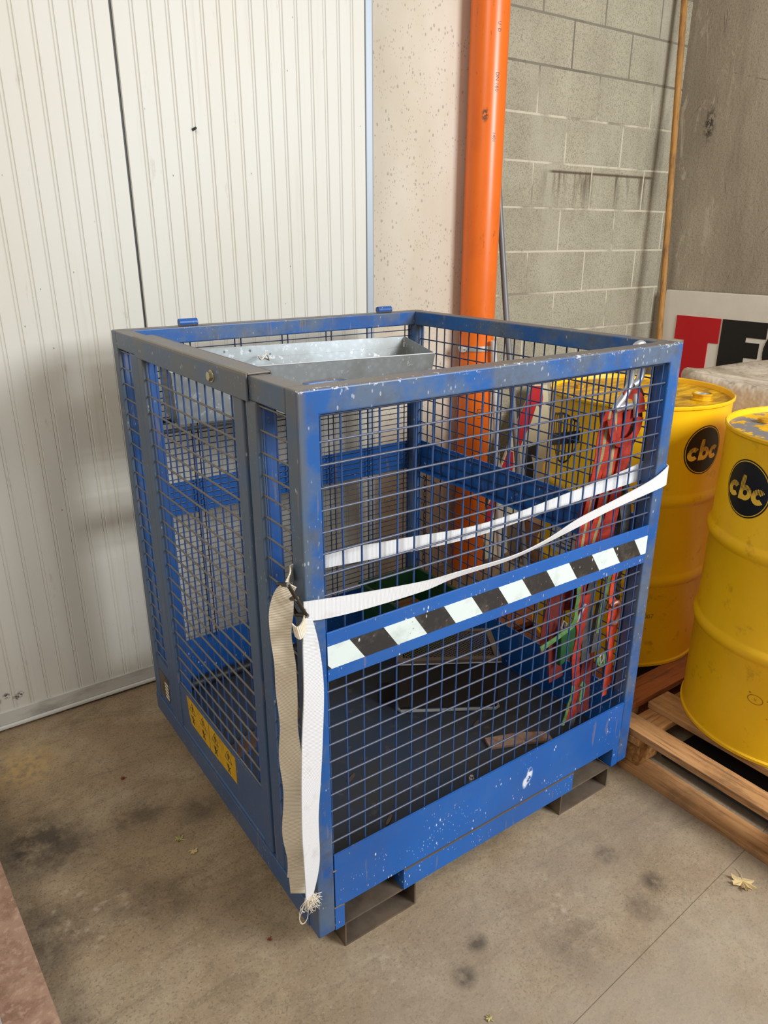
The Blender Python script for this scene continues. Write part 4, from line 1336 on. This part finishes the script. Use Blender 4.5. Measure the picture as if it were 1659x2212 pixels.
def drum(cx, cy, label, lid_mat, bung_ang, cap_open):
    t = thing('steel_drum', label, 'drum', (cx, cy, PT), 'yellow steel drums')
    prof = [(DR + 0.002, 0.0), (DR + 0.0055, 0.002), (DR + 0.0055, 0.010), (DR + 0.001, 0.014), (DR, 0.020)]

    def hoop(zc):
        return [(DR, zc - 0.024), (DR + 0.003, zc - 0.018), (DR + 0.0085, zc - 0.009), (DR + 0.010, zc), (DR + 0.0085, zc + 0.009), (DR + 0.003, zc + 0.018), (DR, zc + 0.024)]
    prof += hoop(0.315) + hoop(0.590)
    prof += [(DR, DH - 0.020), (DR + 0.001, DH - 0.014), (DR + 0.0055, DH - 0.010), (DR + 0.0060, DH - 0.003), (DR + 0.003, DH), (DR - 0.001, DH - 0.002), (DR - 0.003, DH - 0.010), (DR - 0.004, DH - 0.016)]
    MB().lathe(prof, cx, cy, PT, 72, True, False).build('drum_body', YELLOW, t, smooth=True)
    MB().lathe([(DR - 0.0035, DH - 0.022), (DR - 0.0035, DH - 0.016), (DR - 0.03, DH - 0.015), (DR - 0.045, DH - 0.017), (0.10, DH - 0.0165), (0.001, DH - 0.016)], cx, cy, PT, 72, True, True).build('drum_lid', lid_mat, t, smooth=True)
    bx_, by_ = cx + 0.195 * math.cos(bung_ang), cy + 0.195 * math.sin(bung_ang)
    zb = PT + DH - 0.016
    bu = MB().lathe([(0.034, 0), (0.034, 0.004), (0.0285, 0.006), (0.0285, 0.014), (0.031, 0.016), (0.031, 0.020), (0.026, 0.021), (0.025, 0.014), (0.001, 0.013)], bx_, by_, zb, 28)
    bu.build('bung', YELLOW_LID, t, smooth=True)
    cp = MB().lathe([(0.024, 0.014), (0.024, 0.018), (0.020, 0.0185), (0.018, 0.016), (0.001, 0.016)], bx_, by_, zb, 24)
    cp.box(bx_ - 0.015, bx_ + 0.015, by_ - 0.003, by_ + 0.003, zb + 0.016, zb + 0.0195)
    cp.build('bung_plug', STEEL, t, smooth=True)
    b2x, b2y = cx - 0.205 * math.cos(bung_ang), cy - 0.205 * math.sin(bung_ang)
    MB().lathe([(0.017, 0), (0.017, 0.010), (0.012, 0.011), (0.001, 0.010)], b2x, b2y, zb, 20).build('vent_bung', YELLOW_LID, t, smooth=True)
    return t


D1, D2 = (1.512, -0.199), (1.535, 0.462)
d1 = drum(*D1, 'yellow steel drum with round black label and grey peeled lid', YELLOW_LID_PEEL, math.radians(-80), False)
round_label(*D1, math.radians(160.5), 0.823, d1)
d2 = drum(*D2, 'yellow steel drum with round black label and brown stained lid', YELLOW_LID, math.radians(-66), True)
round_label(*D2, math.radians(-98), 0.822, d2)

# faint embossed marks near the bottom of the near drum
r_ = DR + 0.0007
b = MB()
cyl_strip(b, *D1, r_, math.radians(-172), 0.262, ring2((0, 0), 0.0125, 0, 2 * math.pi, 24, 1.5), ring2((0, 0), 0.0140, 0, 2 * math.pi, 24, 1.5))
b.build('stamped_oval', FAINT_PRINT, d1)
wrap_text('u', 0.016, *D1, r_, math.radians(-172), 0.263, 'stamped_letter', FAINT_PRINT, d1)
wrap_text('TA', 0.022, *D1, r_, math.radians(-163.5), 0.262, 'stamped_letter', FAINT_PRINT, d1)
wrap_text('007', 0.022, *D2, r_, math.radians(-121), 0.262, 'stamped_number', FAINT_PRINT, d2)

# striped shield emblem with a slanting banner on the far drum
sa, sz = math.radians(166), 0.825
sh_ = MB()
hw, top, bot_ = 0.066, 0.074, -0.086


def edge_at(s):
    u = abs(s) / hw
    return top - 0.012 * (1 - math.cos(u * math.pi)) * 0.5, bot_ + 0.075 * u ** 2.2


for i in range(9):
    s = -hw + 2 * hw * i / 8
    t_hi, t_lo = edge_at(s)
    w = 0.0026 if 0 < i < 8 else 0.0034
    zz = [t_lo + (t_hi - t_lo) * k / 6 for k in range(7)]
    cyl_strip(sh_, *D2, r_, sa, sz, [(s - w, q) for q in zz], [(s + w, q) for q in zz])
ss = [-hw + 2 * hw * i / 20 for i in range(21)]
cyl_strip(sh_, *D2, r_, sa, sz, [(s, edge_at(s)[0] - 0.003) for s in ss], [(s, edge_at(s)[0] + 0.004) for s in ss])
cyl_strip(sh_, *D2, r_, sa, sz, [(s, edge_at(s)[1] - 0.004) for s in ss], [(s, edge_at(s)[1] + 0.003) for s in ss])
bs = [-0.076 + 0.152 * i / 14 for i in range(15)]
cyl_strip(sh_, *D2, r_ + 0.0005, sa, sz, [(s, 0.30 * s - 0.026) for s in bs], [(s, 0.30 * s + 0.014) for s in bs])
sh_.build('shield_emblem', BLACK_PRINT, d2)
# printed sheet stuck on the far drum's side
lbm = MB()
cyl_strip(lbm, *D2, r_, math.radians(176), 0.50, [(-0.065 + 0.013 * i, -0.075) for i in range(11)], [(-0.065 + 0.013 * i, 0.075) for i in range(11)])
pls = lbm.build('paper_label', SIGN, d2)
lbm = MB()
for k in range(4):
    cyl_strip(lbm, *D2, r_ + 0.0005, math.radians(176), 0.50, [(-0.035 + 0.01 * i, -0.05 + 0.014 * k) for i in range(8)], [(-0.035 + 0.01 * i, -0.047 + 0.014 * k) for i in range(8)])
cyl_strip(lbm, *D2, r_ + 0.0005, math.radians(176), 0.50, [(-0.02, 0.02), (0.0, 0.02), (0.02, 0.02)], [(-0.002, 0.058), (0.0, 0.062), (0.002, 0.058)])
lbm.build('label_print', BLACK_PRINT, pls)

# ================================================================== SIGN leaning on the side wall
sg = thing('sign_board', 'large cream signboard lettered TEC in red and black', 'sign', (3.2, 0.9, FL))
box('board', SIGN, sg, (3.205, 3.235, 0.10, 1.566, 0.25, 1.160), 0.002)
box('support_leg', WOOD_POLE, sg, (3.21, 3.24, 1.30, 1.36, FL, 0.25))
box('support_leg', WOOD_POLE, sg, (3.21, 3.24, 0.30, 0.36, FL, 0.25))
LX0, LX1 = 3.2015, 3.2055
MB().prism([(1.474, 1.030), (1.209, 1.030), (1.209, 0.900), (1.267, 0.900), (1.267, 0.560), (1.412, 0.560), (1.412, 0.902), (1.474, 0.902)], 0, LX0, LX1).build('letter_t', SIGN_RED, sg)
MB().prism([(1.199, 1.030), (0.952, 1.030), (0.952, 0.949), (1.058, 0.949), (1.058, 0.924), (0.982, 0.924), (0.982, 0.846), (1.055, 0.846), (1.055, 0.820), (0.945, 0.820), (0.945, 0.740), (1.199, 0.740)], 0, LX0, LX1).build('letter_e', SIGN_BLACK, sg)
cc, ro, ri = (0.800, 0.883), 0.158, 0.075
a_, e_a = math.radians(-48), math.radians(-312)
poly = [(cc[0] + ro * math.cos(a_ + (e_a - a_) * i / 32 + math.pi), cc[1] + ro * math.sin(a_ + (e_a - a_) * i / 32 + math.pi)) for i in range(33)]
poly += [(cc[0] + ri * math.cos(a_ + (e_a - a_) * i / 32 + math.pi), cc[1] + ri * math.sin(a_ + (e_a - a_) * i / 32 + math.pi)) for i in range(32, -1, -1)]
MB().prism(poly, 0, LX0, LX1).build('letter_c', SIGN_BLACK, sg)

# ================================================================== BULK BAG behind the drums
bag = MB()
bcx, bcy, hx, hy, zb0, zb1 = 2.40, 0.30, 0.40, 0.37, PT, 0.945
NU, NV = 56, 26


def bag_pt(i, j):
    th = 2 * math.pi * i / NU
    v = j / NV
    c, s_ = math.cos(th), math.sin(th)
    e = 0.35
    qx = math.copysign(abs(c) ** e, c)
    qy = math.copysign(abs(s_) ** e, s_)
    if v < 0.72:                       # side walls
        z = zb0 + (zb1 - zb0 - 0.03) * (v / 0.72)
        k_ = 1.0 - 0.06 * (1 - v / 0.72) ** 3
    elif v < 0.86:                     # folded rim
        t = (v - 0.72) / 0.14
        z = zb1 - 0.03 + 0.03 * math.sin(t * math.pi / 2)
        k_ = 1.0 + 0.015 * math.sin(t * math.pi) - 0.05 * t
    else:                              # sunken top
        t = (v - 0.86) / 0.14
        z = zb1 - 0.07 * t
        k_ = 0.95 - 0.94 * t
    wv_ = 0.016 * math.sin(5 * th + 6 * z) + 0.010 * math.sin(11 * th - 9 * z) + 0.012 * math.sin(17 * z + 2 * th)
    droop = 0.022 * math.sin(3 * th + 0.6) + 0.010 * math.sin(7 * th)
    return (bcx + (hx * k_ + wv_ * (k_ > 0.5)) * qx, bcy + (hy * k_ + wv_ * (k_ > 0.5)) * qy, z + droop * max(0, v - 0.4))


for j in range(NV + 1):
    for i in range(NU):
        bag.v.append(bag_pt(i, j))
for j in range(NV):
    for i in range(NU):
        bag.f.append((j * NU + i, j * NU + (i + 1) % NU, (j + 1) * NU + (i + 1) % NU, (j + 1) * NU + i))
bag.f.append(tuple(reversed(range(NU))))
bag.f.append(tuple(NV * NU + i for i in range(NU)))
tag(bag.build('bulk_bag', DIRTY_PLASTIC, smooth=True, origin=(bcx, bcy, PT)), 'grubby pale bulk bag standing behind the yellow drums', 'bag')

# ================================================================== RUSTY BEAM on the floor at the left edge
bmz = thing('steel_beam', 'rusty brown steel beam lying on the floor', 'girder', (-0.6, 0.0, FL))
ang = math.atan2(0.029, 0.498)


def bpoly(x0_, x1_, y0_, y1_, z0_, z1_):
    b = MB()
    b.v = [(xx + (0.10 - yy) * math.tan(ang), yy, zz) for zz in (z0_, z1_) for yy in (y0_, y1_) for xx in (x0_, x1_)]
    b.f = [(0, 2, 3, 1), (4, 5, 7, 6), (0, 1, 5, 4), (2, 6, 7, 3), (0, 4, 6, 2), (1, 3, 7, 5)]
    return b


bpoly(-0.72, -0.504, -0.9, 1.15, 0.030, 0.045).build('top_flange', RUST, bmz, 0.002)
bpoly(-0.620, -0.606, -0.9, 1.15, FL + 0.014, 0.030).build('web', RUST, bmz)
bpoly(-0.72, -0.504, -0.9, 1.15, FL, FL + 0.014).build('bottom_flange', RUST, bmz, 0.002)
tag(bpoly(-0.80, -0.592, -0.7, 0.20, 0.045, 0.052).build('steel_sheet', GREY_STEEL, origin=(-0.7, -0.2, 0.045)), 'pale grey steel sheet resting on the rusty beam', 'sheet')

# ================================================================== LEAVES on the floor
def maple(name, cx, cy, size, rot, mat, label):
    pr = []
    tips = [(90, 1.0), (82, 0.74), (72, 0.78), (60, 0.46), (48, 0.78), (40, 0.95), (32, 0.80), (22, 0.84), (8, 0.48), (-8, 0.70), (-18, 0.80), (-34, 0.58), (-70, 0.36), (-110, 0.36), (-146, 0.58), (-162, 0.80), (-172, 0.70), (172, 0.48), (158, 0.84), (148, 0.80), (140, 0.95), (132, 0.78), (120, 0.46), (108, 0.78), (98, 0.74)]
    for (a, r) in tips:
        t = math.radians(a) + rot
        pr.append((cx + size * r * math.cos(t), cy + size * r * math.sin(t), FL + 0.002 + random.uniform(0.0, 0.45) * size * (r > 0.6)))
    b = MB()
    b.v = [(cx, cy, FL + 0.004)] + pr + [(cx, cy, FL + 0.0034)] + [(p[0], p[1], p[2] - 0.0006) for p in pr]
    k = len(pr)
    for i in range(k):
        b.f.append((0, 1 + i, 1 + (i + 1) % k))
        b.f.append((k + 1, k + 2 + (i + 1) % k, k + 2 + i))
        b.f.append((1 + i, k + 2 + i, k + 2 + (i + 1) % k, 1 + (i + 1) % k))
    t = rot - math.pi / 2
    b.tube([(cx, cy, FL + 0.003), (cx + size * 0.6 * math.cos(t), cy + size * 0.6 * math.sin(t), FL + 0.003), (cx + size * 1.1 * math.cos(t + 0.2), cy + size * 1.1 * math.sin(t + 0.2), FL + 0.002)], 0.0008, 5)
    return tag(b.build(name, mat, origin=(cx, cy, FL)), label, 'leaf')


maple('maple_leaf', 0.972, -0.414, 0.037, 2.3, LEAF, 'dry cream maple leaf on the floor beside the pale pallet')
maple('dry_leaf', -0.126, 0.524, 0.014, 0.6, LEAF_GREEN, 'small torn greenish leaf on the floor facing the cage door')
maple('dry_leaf', -0.112, 0.463, 0.013, 3.9, LEAF, 'small pale dry leaf curled beside the greenish one')
maple('dry_leaf', -0.179, 0.847, 0.009, 1.2, LEAF_RED, 'tiny red-brown leaf scrap between door and cage')
maple('dry_leaf', -0.064, 0.118, 0.007, 2.2, LEAF_RED, 'tiny dark red scrap on the floor by the frayed strap end')
maple('dry_leaf', 0.222, -0.305, 0.009, 0.2, LEAF_GREEN, 'tiny pale leaf scrap beside the floor joint')
